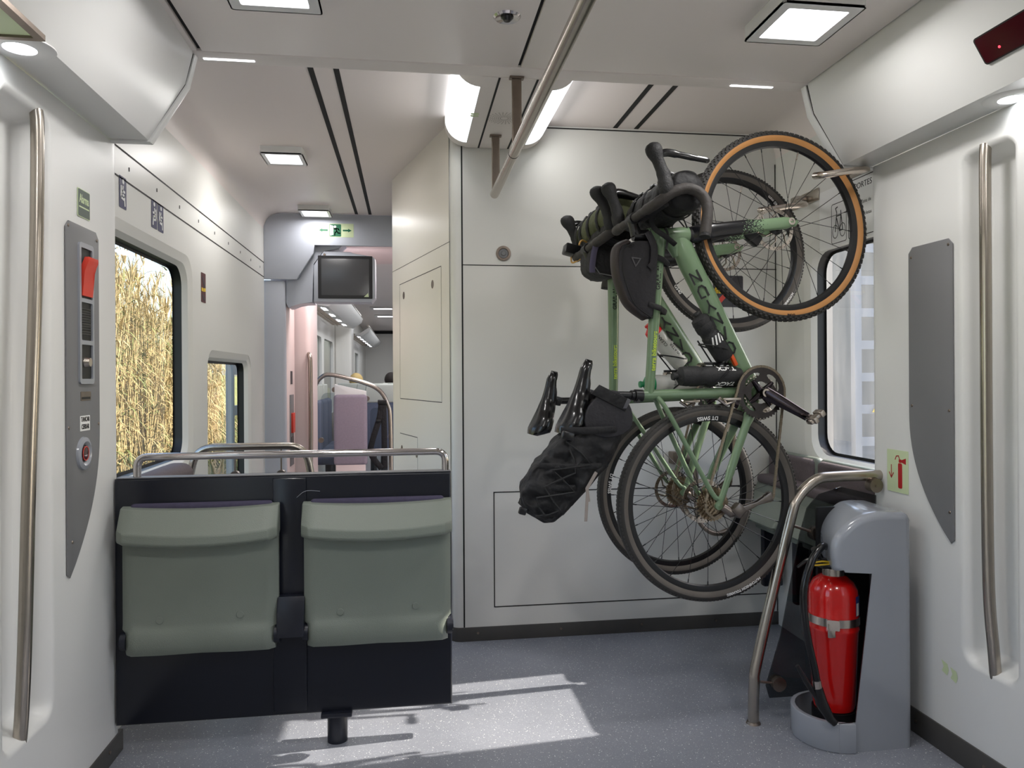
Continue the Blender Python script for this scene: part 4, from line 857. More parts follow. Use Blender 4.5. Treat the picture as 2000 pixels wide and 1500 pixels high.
def passenger(x, y, hair, lab, top):
    t = thing('person', lab, 'person', m=Matrix.Translation((x, y, 0)) @ Matrix.Rotation(pi, 4, 'Z'))
    me = bpy.data.meshes.new('body'); bm = B()
    J = [((0, 0, .52), .15), ((0, .01, .70), .14), ((0, .02, .92), .16), ((0, .02, top-.30), .06), ((0, 0, top-.20), .055), ((0, -.01, top-.11), .085), ((0, 0, top-.035), .06), ((-.19, .01, .93), .05), ((-.24, -.05, .68), .04), ((-.17, -.26, .62), .032), ((.19, .01, .93), .05), ((.24, -.05, .68), .04), ((.17, -.26, .62), .032), ((-.11, -.42, .50), .075), ((-.12, -.46, .08), .045), ((.11, -.42, .50), .075), ((.12, -.46, .08), .045), ((-.09, -.05, .50), .09), ((.09, -.05, .50), .09)]
    E_ = [(0, 1), (1, 2), (2, 3), (3, 4), (4, 5), (5, 6), (2, 7), (7, 8), (8, 9), (2, 10), (10, 11), (11, 12), (0, 17), (17, 13), (13, 14), (0, 18), (18, 15), (15, 16)]
    vv = [bm.verts.new(p) for p, r_ in J]
    for a, b_ in E_: bm.edges.new((vv[a], vv[b_]))
    bm.to_mesh(me); bm.free(); o = bpy.data.objects.new('body', me); COL.objects.link(o); o.parent = t
    me.materials.append(SKIN); sk = o.modifiers.new('s', 'SKIN'); o.modifiers.new('u', 'SUBSURF').levels = 1
    for i, (p, r_) in enumerate(J): me.skin_vertices[0].data[i].radius = (r_, r_*.85)
    me.skin_vertices[0].data[0].use_root = True
    bm = B(); tube(bm, [(0, .01, .5), (0, .01, .72), (0, .02, .93), (0, .02, 1.0)], [.19, .175, .19, .09], 18, sy=1, sx=.75, up=(0, 1, 0)); obj('shirt', bm, SHIRT, t)
    bm = B(); bmesh.ops.create_uvsphere(bm, u_segments=20, v_segments=12, radius=.105); bmesh.ops.transform(bm, matrix=Matrix.Translation((0, .018, top-.085)) @ Matrix.Diagonal((.92, 1.0, 1.02, 1)), verts=bm.verts)
    bmesh.ops.delete(bm, geom=[v for v in bm.verts if v.co.y < -.05 and v.co.z < top-.06], context='VERTS'); obj('hair', bm, hair, t)
    bm = B(); 
    for s in (-1, 1): bmesh.ops.create_uvsphere(bm, u_segments=8, v_segments=6, radius=.012, matrix=Matrix.Translation((s*.033, -.088, top-.11)))
    obj('eye', bm, BLK, t)
    return t
passenger(-.72, 10.62, HAIRB, 'seated person with blond hair, only the top of the head above the seats', 1.29)
passenger(-.24, 10.82, HAIRD, 'seated person with dark hair at the cream wall edge, only the hair above the seat', 1.30)
# luggage racks with lamps
def rack(y0, y1, n, yl, lb):
    t = thing('luggage_rack', lb, 'rack', (-.80, y0, 1.97)); L_ = y1-y0
    bm = B(); prism(bm, [(-.10, 0), (.02, -.02), (.14, .06), (.16, .12), (.12, .13), (.0, .04), (-.10, .03)], 'xz', 0, L_, .004); obj('rack_front', bm, MOULD, t)
    bm = B(); tube(bm, [(.12, 0, .17), (.12, L_, .17)], .018, 10); obj('rack_rail', bm, PINKM if False else STEEL, t)
    bm = B()
    for k in range(int(L_/.12)): box(bm, (-.28, k*.12, .02), (-.10, k*.12+.012, .03))
    for x in (-.28, -.2, -.12): box(bm, (x, 0, .012), (x+.012, L_, .022))
    obj('rack_grid', bm, STEEL, t)
    for k in range(n):
        y = yl*k+.25; bm = B(); box(bm, (-.075, y, -.012), (.015, y+.30, -.005)); bmesh.ops.transform(bm, matrix=Matrix.Rotation(0, 4, 'Y'), verts=bm.verts); obj('lamp_lens', bm, LENS, t)
rack(7.5, 10.9, 4, .80, 'white luggage rack with four bright lamps in the next carriage')
rack(13.0, 18.0, 6, .80, 'farther white luggage rack with six small lamps beyond the first')
for y, lb in ((12.6, 'nearer'), (14.2, 'farther')):
    t = thing('ceiling_lamp', '%s ceiling light bar near the end wall of the next carriage' % lb, 'lamp', (-.42, y, 2.42)); bm = B(); box(bm, (-.20, -.10, -.03), (.22, .10, 0), .01); obj('lamp_housing', bm, MOULD, t)
    bm = B(); box(bm, (-.14, -.06, -.034), (.16, .06, -.029)); obj('lamp_lens', bm, LENS, t)
# ================================================================== BICYCLES
from mathutils import noise as mnoise
def bike_matrix(O, a, f):
    e1 = Vector((cos(a), sin(a), 0)); e2 = Vector((-sin(a), cos(a), 0)); e3 = Vector((0, 0, 1)); n_ = sqrt(f[0]**2+f[1]**2); c, s = f[0]/n_, f[1]/n_
    X = e1*c+e3*s; Zv = -e1*s+e3*c
    return Matrix(((X.x, e2.x, Zv.x, O[0]), (X.y, e2.y, Zv.y, O[1]), (X.z, e2.z, Zv.z, O[2]), (0, 0, 0, 1)))
def arc_text(name, s, size, r, a0, y, m, parent, inward=True, C=(0, 0), T=None, bold=.0004, shear=0):
    t = text2d(s, size, bold=bold, shear=shear)
    for v in t.verts:
        x, yy, z = v.co
        if inward: a = a0+x/r; rr = r-yy
        else: a = a0-x/r; rr = r+yy
        v.co = Vector((C[0]+rr*cos(a), y-z-.0004, C[1]+rr*sin(a)))
    if T is not None: bmesh.ops.transform(t, matrix=T, verts=t.verts)
    return obj(name, t, m, parent)
MY = Matrix(((1, 0, 0, 0), (0, 0, -1, 0), (0, 1, 0, 0), (0, 0, 0, 1)))     # disc plane xy -> xz, h -> -y
def wheel(nm, root, C, T, side, knobby, rotor_y, cassette, texts):
    TM = (T if T is not None else I4) @ Matrix.Translation((C[0], 0, C[1])) @ MY
    bm = B(); ring_of([(.290, 0), (.294, -.009), (.311, -.0125), (.3135, -.012), (.3135, .012), (.311, .0125), (.294, .009)], bm, 96, TM)
    lathe(bm, [(.010, -.052), (.014, -.05), (.014, -.036), (.025, -.033), (.025, -.029), (.013, -.024), (.013, .024), (.025, .029), (.025, .033), (.014, .036), (.014, .05), (.010, .052)], 24, TM)
    wh = obj(nm, bm, BLK, root)
    # tyre
    bm = B(); prof = [(.3125, -.012), (.320, -.0175), (.331, -.0205), (.341, -.0175), (.3475, -.010), (.3495, 0), (.3475, .010), (.341, .0175), (.331, .0205), (.320, .0175), (.3125, .012)]
    ring_of(prof, bm, 120, TM)
    for i, f in enumerate(bm.faces): f.material_index = 1 if (i % len(prof)) in (2, 3, 4, 5, 6, 7) else 0
    nk = 100 if knobby else 150
    for k in range(nk):
        a = 2*pi*k/nk
        for j, hh in enumerate((-.0195, -.0165, -.009, 0, .009, .0165, .0195) if knobby else (-.0145, .0145)):
            aa = a+(pi/nk if j % 2 else 0); r_ = .3495-(hh/.02)**2*.0085-(.004 if abs(hh) > .018 else 0); hx_, hy_, hz_ = (.0030, .0024, .0052) if knobby else (.0012, .0022, .0045)
            R = TM @ Matrix.Rotation(aa, 4, 'Z') @ Matrix.Translation((r_, 0, hh)); q = []
            for dx in (-.003, hx_):
                for dz, dy in ((-hy_, -hz_), (hy_, -hz_), (hy_, hz_), (-hy_, hz_)): q.append(bm.verts.new(R @ Vector((dx, dy, dz))))
            for fi in ((4, 5, 6, 7), (0, 1, 5, 4), (1, 2, 6, 5), (2, 3, 7, 6), (3, 0, 4, 7)): bm.faces.new([q[x] for x in fi]).material_index = 1
    obj('tyre', bm, [side, TYREB], wh)
    for k in range(24):
        s = 1 if k % 2 else -1; a = 2*pi*k/24; dirn = 1 if (k//2) % 2 else -1
        p0 = Vector((.0225*cos(a+dirn*1.15), .0225*sin(a+dirn*1.15), s*.031)); p1 = Vector((.291*cos(a), .291*sin(a), s*.002))
        bm = B(); cyl(bm, TM @ p0, TM @ p1, .00115, 6); d = (p0-p1).normalized(); cyl(bm, TM @ (p1-d*.003), TM @ (p1+d*.013), .0021, 6); obj('spoke', bm, BLK, wh)
    if rotor_y:
        bm = B(); sg = 1
        R = TM @ Matrix.Translation((0, 0, rotor_y))
        ring_of([(.066, -.0009), (.080, -.0009), (.080, .0009), (.066, .0009)], bm, 60, R)
        for k in range(6):
            a = 2*pi*k/6; p = [R @ Vector((.016*cos(a+.7), .016*sin(a+.7), 0)), R @ Vector((.045*cos(a+.4), .045*sin(a+.4), 0)), R @ Vector((.068*cos(a), .068*sin(a), 0))]; tube(bm, p, [.004, .0035, .004], 6)
        lathe(bm, [(.0, -.004), (.020, -.004), (.020, .004), (0, .004)], 20, R)
        for k in range(30):
            a = 2*pi*k/30; rr = .070+.006*(k % 2); c0 = R @ Vector((rr*cos(a), rr*sin(a), -.0012)); c1 = R @ Vector((rr*cos(a), rr*sin(a), .0012)); cyl(bm, c0, c1, .0018, 6)
        for f in bm.faces[-30*8:]: f.material_index = 1
        obj('disc_rotor', bm, [SILV, BLK], wh)
    if cassette:
        bm = B()
        for k in range(11):
            rr = .060-.0040*k; h = .022+.0036*k; nt_ = int(rr*2*pi/.0127)
            pr = []
            for i in range(nt_*4): pr.append((rr+(.0022 if i % 4 in (1, 2) else -.0022), 2*pi*i/(nt_*4)))
            A = [bm.verts.new(TM @ Vector((r_*cos(a), r_*sin(a), h))) for r_, a in pr]; C2 = [bm.verts.new(TM @ Vector((r_*cos(a), r_*sin(a), h+.0018))) for r_, a in pr]
            bm.faces.new(A[::-1]); bm.faces.new(C2); n_ = len(A)
            for i in range(n_): bm.faces.new((A[i], A[(i+1) % n_], C2[(i+1) % n_], C2[i]))
        lathe(bm, [(.0, .066), (.012, .066), (.015, .06), (.015, .02)], 20, TM); obj('cassette', bm, DSIL, wh, sharp=25)
    for s, size, r_, a0, y, m, inw in texts: arc_text('wheel_lettering', s, size, r_, a0, y, m, wh, inw, C, T)
    bm = B(); cyl(bm, TM @ Vector((.292, 0, 0)), TM @ Vector((.262, 0, 0)), .003, 8); obj('valve', bm, SILV, wh)
    return wh
def stacked_name():     # the letters are stacked along the tube, tops towards the bottom bracket
    h, w_, st = .041, .031, .0560; bm = B()
    C_ = [[(1, 1), (.35, 1), (0, .75), (0, .25), (.35, 0), (1, 0)]]; N_ = [[(0, 0), (0, 1), (1, 0), (1, 1)]]
    O_ = [[(0, 1), (0, .3), (.3, 0), (.7, 0), (1, .3), (1, .95), (.45, 1)]]
    for k, P in enumerate((C_, [[(0, 0), (.5, 1), (1, 0)]], N_, [[(0, 1), (.5, .45), (1, 1)], [(.5, .45), (.5, 0)]], O_, N_)):
        strokes(bm, [[((x-.5)*w_, (y-.5)*h+(2.5-k)*st) for x, y in p] for p in P], .0065)
    return bm
FA = (1.04, 0.0); BBP = (.426, -.062)
def bicycle(label, Mw, steer, fork_side, texts_r, texts_f, knobby):
    root = thing('bicycle', label, 'bicycle', m=Mw, group=None)
    V = lambda x, z, y=0: Vector((x, y, z))
    HT, HB = V(.838, .485), V(.884, .350); ax = (HT-HB).normalized()
    SM = Matrix.Translation(HB) @ Matrix.Rotation(steer, 4, ax) @ Matrix.Translation(-HB)
    # frame
    bm = B(); lat = (0, 1, 0)
    tube(bm, [V(.880, .372), V(.862, .372), V(.80, .318), V(.54, .055), V(.44, -.045)], [.030, .038, .040, .038, .036], 20, sx=.72, sy=1, up=lat)
    tube(bm, [V(.845, .448), V(.80, .436), V(.42, .352), V(.302, .328)], [.026, .024, .019, .018], 18, sx=1, sy=.92, up=lat)
    tube(bm, [V(BBP[0], BBP[1]), V(.3655, .135), V(.302, .336), V(.293, .364)], [.021, .019, .0185, .0185], 18)
    tube(bm, [HB-ax*.004, HB, HB+ax*.07, HT, HT+ax*.004], [.030, .031, .026, .027, .026], 22)
    tube(bm, [V(.80, .365), V(.862, .41), V(.875, .40)], [.012, .036, .02], 14, up=lat)
    cyl(bm, V(*BBP, -.036), V(*BBP, .036), .024, 22)
    for s in (-1, 1):
        tube(bm, smoothpath([V(.400, -.058, s*.022), V(.33, -.048, s*.030), V(.20, -.026, s*.048), V(.06, -.008, s*.064), V(.005, 0, s*.066)], 4), [.021]*5+[.016]*6+[.012]*6, 14, sx=.55, sy=1, up=lat)
        tube(bm, smoothpath([V(.305, .300, s*.012), V(.27, .262, s*.030), V(.15, .145, s*.048), V(.035, .032, s*.062), V(.022, .004, s*.066), V(.0, -.002, s*.067)], 4), .0085, 12)
        cyl(bm, V(0, 0, s*.058), V(0, 0, s*.072), .014, 16)
    tube(bm, [V(.245, .235, -.04), V(.245, .235, .04)], .006, 8)
    fr = obj('frame', bm, GREEN, root)
    for y, k in ((-.0292, 1),):
        bm = stacked_name(); bmesh.ops.transform(bm, matrix=frame((.646, -.0298, .188), (-.7, 0, .7), (-.7, 0, -.7)), verts=bm.verts)
        obj('frame_lettering', bm, BLKT, fr)
    u = Vector((.48, 0, .108)).normalized(); up = Vector((-u.z, 0, u.x))
    text('frame_lettering', 'terra biketours', .0225, frame((.455, -.0197, .3605), u, up), YELT, fr, bold=.0004)
    text('frame_lettering', 'GRAIL AL', .021, frame((.705, -.0222, .4165), u, up), BLKT, fr, bold=.0006)
    # seat post, saddle
    bm = B(); cyl(bm, V(.295, .355), V(.250, .528), .0135, 18); box(bm, (-.018, -.02, -.012), (.018, .02, .014), .005, M=Matrix.Translation((.246, 0, .538))); obj('seat_post', bm, BLK, root)
    bm = B(); u_ = (V(.250, .528)-V(.295, .355)).normalized(); c = V(.292, .366); cyl(bm, c-u_*.014, c+u_*.014, .0215, 20); cyl(bm, c+Vector((-.02, -.018, 0)), c+Vector((-.02, .018, 0)), .006, 10); cyl(bm, c+u_*.022-u_*.004, c+u_*.022+u_*.006, .018, 18); obj('seat_clamp', bm, BLK, root)
    bm = B(); nT, nA = 22, 16; rows = []
    def wv(t):
        P = [(0, .050), (.06, .066), (.14, .071), (.26, .066), (.42, .043), (.58, .028), (.78, .022), (.90, .021), (.96, .016), (1, .004)]
        for (a, x), (b_, y) in zip(P[:-1], P[1:]):
            if t <= b_: q = (t-a)/(b_-a); q = q*q*(3-2*q); return x+(y-x)*q
    for i in range(nT+1):
        t = i/nT; x = .092+.268*t; w_ = wv(t); z0 = .628-.030*t-.010*sin(pi*t)*1.2-(.012*max(0, t-.85)/.15)+(-.01*(max(0, .08-t)/.08))
        row = []
        for j in range(nA+1):
            a = radians(-118+236*j/nA); yy = w_*sin(a)/max(sin(radians(90)), 1); zz = z0-(1-cos(a))*(.016+.034*(1-t)**.8)*min(1, .35+t*7); zz -= .006*max(0, 1-abs(yy)/.010) if .12 < t < .85 else 0
            row.append(bm.verts.new((x, yy, zz)))
        rows.append(row)
    for i in range(nT):
        for j in range(nA): bm.faces.new((rows[i][j], rows[i+1][j], rows[i+1][j+1], rows[i][j+1]))
        bm.faces.new((rows[i][0], rows[i][nA], rows[i+1][nA], rows[i+1][0]))
    bm.faces.new(rows[0]); bm.faces.new(rows[-1][::-1]); sd_ = obj('saddle', bm, BLKG, root, sharp=60)
    for s in (-1, 1):
        bm = B(); tube(bm, smoothpath([V(.125, .590, s*.035), V(.17, .562, s*.030), V(.22, .553, s*.022), V(.28, .555, s*.020), V(.34, .578, s*.008)], 5), .0035, 8); obj('saddle_rail', bm, BLK, sd_)
    # fork, stem, bar: the steered front
    def S(bm): bmesh.ops.transform(bm, matrix=SM, verts=bm.verts); return bm
    bm = B()
    tube(bm, [HB-ax*.028, HB-ax*.004], [.028, .031], 20)
    for s in (-1, 1):
        tube(bm, smoothpath([V(.888, .335, s*.012), V(.902, .305, s*.036), V(.925, .255, s*.046), V(.985, .12, s*.054), V(1.038, .0, s*.058), V(1.046, -.014, s*.058)], 5), [.030]*5+[.028]*5+[.026]*5+[.022]*5+[.017]*5+[.013], 16, sx=.42, sy=1, up=lat)
    fk = obj('fork', S(bm), FORKM, root)
    bm = B(); lathe(bm, [(.007, 0), (.013, 0), (.013, .003), (.007, .003)], 24, Matrix.Translation((1.04, -.064, 0)) @ MY); lathe(bm, [(0, .001), (.007, .001), (.007, -.002)], 16, Matrix.Translation((1.04, -.064, 0)) @ MY)
    obj('axle_cap', S(bm), SILV, fk)
    bm = B(); box(bm, (-.022, -.016, -.035), (.022, .016, .035), .008, M=Matrix.Translation((.985, .055, .075)) @ Matrix.Rotation(radians(20), 4, 'Y')); tube(bm, smoothpath([V(.99, .105, .052), V(.95, .20, .055), V(.92, .30, .045)], 4), .0025, 6); obj('brake_caliper', S(bm), BLK, fk)
    bm = B(); st = HT+ax*.045; tube(bm, [HT+ax*.004, HT+ax*.018, HT+ax*.058], [.022, .019, .019], 18)
    tube(bm, [st+Vector((0, 0, 0)), V(.850, .545), V(.873, .556)], [.021, .017, .020], 16); cyl(bm, V(.873, .556, -.024), V(.873, .556, .024), .020, 18); obj('stem', S(bm), BLK, root)
    bm = B(); half = [(.873, .0, .556), (.873, .09, .557), (.878, .165, .551), (.895, .198, .538), (.922, .210, .515), (.946, .216, .478), (.946, .224, .440), (.924, .232, .410), (.885, .240, .396), (.81, .248, .390)]
    pth = smoothpath([(x, -y, z) for x, y, z in half[::-1]]+[(x, y, z) for x, y, z in half[1:]], 5); n_ = len(pth)
    rad = [(.0178 if min(i, n_-1-i) < n_*.42 else .0145)+(.0006*sin(i*2.2)) for i in range(n_)]
    tube(bm, pth, rad, 16); hb = obj('handlebar', S(bm), TAPE, root)
    for s in (-1, 1):
        p = [(.902, s*.200, .520), (.930, s*.206, .540), (.965, s*.205, .556), (1.000, s*.204, .582), (1.030, s*.204, .606), (1.056, s*.204, .624)]
        bm = B(); tube(bm, smoothpath(p, 4), [.022]*3+[.026]*4+[.023]*3+[.0205]*4+[.023, .0265, .0285, .029, .027, .021, .008], 16, sx=.8, sy=1, up=lat)
        hd = obj('hood', S(bm), BLKR, hb)
        bm = B(); tube(bm, smoothpath([(1.005, s*.206, .596), (1.038, s*.208, .574), (1.047, s*.212, .530), (1.052, s*.220, .475), (1.058, s*.226, .425)], 5), [.010]*5+[.012]*5+[.010]*5+[.009]*5+[.004], 12, sx=.5, sy=1.1, up=lat); obj('brake_lever', S(bm), BLKG, hd)
        bm = B(); cyl(bm, (.81, s*.248, .390), (.800, s*.249, .389), .0175, 16); obj('bar_plug', S(bm), BLKR, hb)
    # cables from the bar to the frame
    for y, e in ((-.03, V(.87, .33, -.012)), (.02, V(.90, .30, .05)), (.04, V(.85, .39, .02))):
        bm = B(); tube(bm, smoothpath([SM @ V(.885, .55, y*3), SM @ V(.955, .50, y*1.5), V(.945, .41, y), e], 6), .0025, 6); obj('cable', bm, BLK, root)
    # wheels
    wheel('rear_wheel', root, (0, 0), None, TYREG, False, .045 if False else -.046, True, texts_r)
    wheel('front_wheel', root, FA, SM, fork_side, knobby, -.046, False, texts_f)
    # crankset
    C = Matrix.Translation((BBP[0], 0, BBP[1])) @ MY
    def ring(r, h, nt, holes_r, m):
        bm = B(); pr = []
        for i in range(nt*4): a = 2*pi*i/(nt*4); pr.append(((r+(.003 if i % 4 in (1, 2) else -.002))*cos(a), (r+(.003 if i % 4 in (1, 2) else -.002))*sin(a)))
        hs = []
        for k in range(4):
            a = pi/4+k*pi/2+.15; q = []
            for j in range(14):
                tt = 2*pi*j/14; ra = holes_r+.0105*cos(tt); aa = a+.58*sin(tt); q.append((ra*cos(aa), ra*sin(aa)))
            hs.append(q)
        hs.append([(.040*cos(2*pi*k/24), .040*sin(2*pi*k/24)) for k in range(24)])
        plate(bm, pr, hs, 'xy', h, h+.003); bmesh.ops.transform(bm, matrix=C, verts=bm.verts); return obj('chainring', bm, m, root, sharp=25)
    ring(.092, .044, 46, .066, RINGM); ring(.062, .036, 30, .050, SILV)
    bm = B()
    for k in range(4):
        a = k*pi/2+.95; tube(bm, [C @ Vector((.010*cos(a), .010*sin(a), .049)), C @ Vector((.048*cos(a), .048*sin(a), .047)), C @ Vector((.056*cos(a), .056*sin(a), .045))], [.013, .008, .007], 10)
    for s in (-1, 1):
        e = V(BBP[0]-.039*(1 if s < 0 else -1), BBP[1]-.164*(1 if s < 0 else -1), s*.098); b0 = V(*BBP, s*.068)
        tube(bm, [b0, b0.lerp(e, .3)+Vector((0, s*.004, 0)), b0.lerp(e, .85), e, e+(e-b0).normalized()*.012], [.024, .0215, .0165, .0165, .010], 16, sx=.5, sy=1, up=lat)
    cyl(bm, V(*BBP, -.076), V(*BBP, .076), .015, 20)
    obj('crankset', bm, mat('dark polished crank alloy', (70, 64, 68), .16, 1), root)
    bm = B(); lathe(bm, [(.008, 0), (.0145, 0), (.0145, .003), (.008, .003)], 22, Matrix.Translation((0, -.0765, 0)) @ C); obj('crank_cap', bm, SILV, root)
    for s in (-1, 1):
        k = 1 if s < 0 else -1
        e = V(BBP[0]-.039*k, BBP[1]-.164*k, s*.098); bm = B(); cyl(bm, e, e+Vector((0, s*.028, 0)), .008, 12)
        box(bm, (-.034, -.016, -.008), (.034, .016, .008), .005, M=Matrix.Translation(e+Vector((0, s*.050, 0))) @ Matrix.Rotation(radians(35), 4, 'Y')); box(bm, (-.024, -.026, -.011), (-.008, .026, .011), .003, M=Matrix.Translation(e+Vector((0, s*.050, 0))) @ Matrix.Rotation(radians(35), 4, 'Y')); box(bm, (.010, -.022, -.011), (.030, .022, .011), .003, M=Matrix.Translation(e+Vector((0, s*.050, 0))) @ Matrix.Rotation(radians(35), 4, 'Y'))
        obj('pedal', bm, SILV, root)
    # derailleurs
    bm = B(); y0 = -.075
    tube(bm, [V(.0, -.012, y0), V(-.012, -.040, y0-.012), V(.006, -.072, y0-.018)], [.013, .016, .013], 12); box(bm, (-.020, -.018, -.024), (.022, .016, .020), .008, M=Matrix.Translation((.004, y0-.016, -.058)) @ Matrix.Rotation(.5, 4, 'Y'))
    for yy in (y0-.008, y0+.010): tube(bm, [V(.004, -.078, yy), V(.045, -.135, yy), V(.082, -.182, yy)], [.013, .006, .016], 12, sx=.12, sy=1, up=lat)
    for c in ((.012, -.092), (.080, -.175)):
        pr = [((.0185 if i % 2 else .0155)*cos(2*pi*i/22), (.0185 if i % 2 else .0155)*sin(2*pi*i/22)) for i in range(22)]
        b2 = B(); prism(b2, pr, 'xy', -.002, .002); bmesh.ops.transform(b2, matrix=Matrix.Translation((c[0], y0+.002, c[1])) @ MY, verts=b2.verts); me_ = bpy.data.meshes.new('t'); b2.to_mesh(me_); b2.free(); bm.from_mesh(me_); bpy.data.meshes.remove(me_)
    obj('rear_derailleur', bm, mat('dull grey alloy', (128, 120, 114), .35, 1, noise=.3, nscale=60), root)
    bm = B(); box(bm, (-.006, -.012, -.035), (.004, .008, .035), .003, M=Matrix.Translation((.372, -.052, .050)) @ Matrix.Rotation(-.3, 4, 'Y')); tube(bm, [V(.365, .085, -.03), V(.35, .055, -.04), V(.372, .03, -.05)], [.010, .009, .006], 10); obj('front_derailleur', bm, SILV, root)
    # chain
    cy = -.0455; path = []
    def arcp(cx_, cz_, r_, a, b_, n_): return [V(cx_+r_*cos(radians(a+(b_-a)*k/n_)), cz_+r_*sin(radians(a+(b_-a)*k/n_)), 0) for k in range(n_+1)]
    segs = [(V(.0, .046, -.055), None)]
    path = [V(.0, .046, -.055)]+[Vector((p.x, cy, p.z)) for p in arcp(BBP[0], BBP[1], .0935, 98, -95, 22)]+[V(.095, -.192, y0+.002), V(.080, -.1935, y0+.002), V(.066, -.186, y0+.002), V(.030, -.110, y0+.002), V(.022, -.088, -.066), V(-.004, -.046, -.055), V(-.046, 0, -.055), V(-.03, .034, -.055), V(.0, .046, -.055)]
    bm = B(); acc = 0; i = 0; pts_ = []
    for a, b_ in zip(path[:-1], path[1:]):
        d = (b_-a).length; tcur = -acc
        while tcur+.00635 <= d:
            tcur += .00635; pts_.append((a.lerp(b_, tcur/d), (b_-a).normalized()))
        acc = d-tcur
    for k, (p, d) in enumerate(pts_):
        if k % 2: continue
        wy = .0032 if (k//2) % 2 else .0024; Mx = frame(p, d, (0, 1, 0)); box(bm, (-.0062, -wy, -.0042), (.0062, wy, .0042), M=Mx)
    obj('chain', bm, CHAINM, root)
    # bottle cages
    for (a, b_, off) in (((.497, .085), (.60, .215), 0), ((.465, .03), (.425, .17), 0)):
        a = V(*a); b_ = V(*b_); d = (b_-a).normalized(); n1 = Vector((0, 1, 0)); n2 = d.cross(n1); bm = B(); q = []
        for k in range(17):
            t_ = 2*pi*k/16; q.append(a+d*(.02+.085*(.5+.5*cos(t_*1)))+(n1*sin(t_)*.0405+n2*cos(t_)*.0405))
        tube(bm, q[:-1], .003, 8, closed=True)
        q2 = [a+d*.005+(n1*sin(2*pi*k/12)*.030+n2*cos(2*pi*k/12)*.030) for k in range(12)]; tube(bm, q2, .003, 8, closed=True)
        tube(bm, [a+d*.0+n2*(-.040), a+d*.12+n2*(-.040)], .005, 8); tube(bm, [a+d*.0+n2*(.040), a+d*.12+n2*(.040)], .003, 8); obj('bottle_cage', bm, BLK, root)
    return root, SM
BM1 = bike_matrix((1.0577, 2.5177, .7961), radians(5.5), (.285, .958))
BM2 = bike_matrix((1.1089, 2.975, .7691), radians(4.5), (.2386, .971))
dg = radians
off1, off2 = dg(73.43), dg(76.2)
bike1, SM1 = bicycle('sage green drop bar bicycle hanging nearest, with a tan sided knobby front tyre', BM1, dg(3.5), TAN,
    [('DT SWISS', .019, .3025, dg(92)-off1, -.0128, WHT, True), ('HUTCHINSON TOUAREG', .0125, .331, dg(-68)-off1, -.0210, WHT, False)],
    [('DT SWISS', .019, .3025, dg(172)-off1, -.0128, WHT, True), ('G-ONE', .010, .329, dg(-88)-off1, -.0210, BLKT, False)], True)
bike2, SM2 = bicycle('sage green drop bar bicycle hanging behind, grey tyres, nearer the white wall', BM2, dg(3.5), TYREG,
    [('DT SWISS', .019, .3025, dg(172)-off2, -.0128, WHT, True)],
    [('G540', .020, .3025, dg(215)-off2, -.0128, WHT, True), ('40 mm', .020, .3025, dg(47)-off2, -.0128, WHT, True), ('HUTCHINSON', .0125, .331, dg(-40)-off2, -.0210, WHT, False)], False)
# the farther bicycle has a taller frame
def stretch(o):
    for v in o.data.vertices:
        if v.co.z > 0: v.co.z *= 1.10
    for c in o.children: stretch(c)
for c in bike2.children:
    if c.name.split('.')[0] in ('frame', 'seat_post', 'seat_clamp', 'saddle', 'fork', 'stem', 'handlebar', 'cable', 'bottle_cage'): stretch(c)
SM2 = Matrix.Diagonal((1, 1, 1.10, 1)) @ SM2
# --- bottles
def bottle(label, BM, base, tip, r, body, cap, bands=(), nm='water_bottle'):
    base = Vector((base[0], 0, base[1])); tip = Vector((tip[0], 0, tip[1])); d = (tip-base); L_ = d.length; d.normalize()
    Mx = BM @ frame(base, (0, -1, 0), d.cross(Vector((0, -1, 0))))   # x to the viewer's side, z along the bottle
    t = thing(nm, label, 'bottle', m=Mx)
    bm = B(); lathe(bm, [(0, 0), (r*.85, 0), (r, .008), (r, L_*.50), (r*.90, L_*.53), (r*.90, L_*.60), (r, L_*.64), (r, L_*.74), (r*.93, L_*.78), (0, L_*.78)], 32); bd = obj('bottle_body', bm, body, t)
    bm = B(); lathe(bm, [(r*.96, L_*.765), (r*.98, L_*.80), (r*.90, L_*.88), (r*.45, L_*.925), (r*.32, L_*.93), (r*.32, L_*.965), (r*.40, L_*.97), (r*.36, L_), (0, L_)], 32); obj('bottle_cap', bm, cap, t)
    return t, bd, L_, r
def wrap_text(parent, s, size, r, z, a, m, rot=0, **k):
    t = text2d(s, size, **k)
    if rot: bmesh.ops.rotate(t, cent=(0, 0, 0), matrix=Matrix.Rotation(rot, 3, 'Z'), verts=t.verts)
    for v in t.verts: rr = r+v.co.z+.0005; aa = a+v.co.x/r; v.co = Vector((rr*cos(aa), rr*sin(aa), z+v.co.y))
    return obj('lettering', t, m, parent)
t, bd, L_, r = bottle('black bottle with white slashes in the cage under the near down tube', BM1, (.512, .082), (.633, .238), .0355, BLKR, BLKR)
for k, a in enumerate((-.9, -.45, 0.0, .45, .9)):
    tt = B(); strokes(tt, [[(a*.03, -.014), (a*.03+.012, .014)]], .0055)
    for v in tt.verts: rr = r+v.co.z+.0005; aa = v.co.x/r; v.co = Vector((rr*cos(aa), rr*sin(aa), L_*.42+v.co.y))
    obj('white_slash', tt, WHT, bd)
t, bd, L_, r = bottle('black bottle with white lettering lying along the near seat tube', BM1, (.466, .012), (.392, .262), .0365, BLKR, BLKR)
wrap_text(bd, 'TACX', .026, r, L_*.25, .85, WHT, rot=pi/2, bold=.0008); wrap_text(bd, 'TACX', .026, r, L_*.25, -.85, WHT, rot=pi/2, bold=.0008, shear=.2)
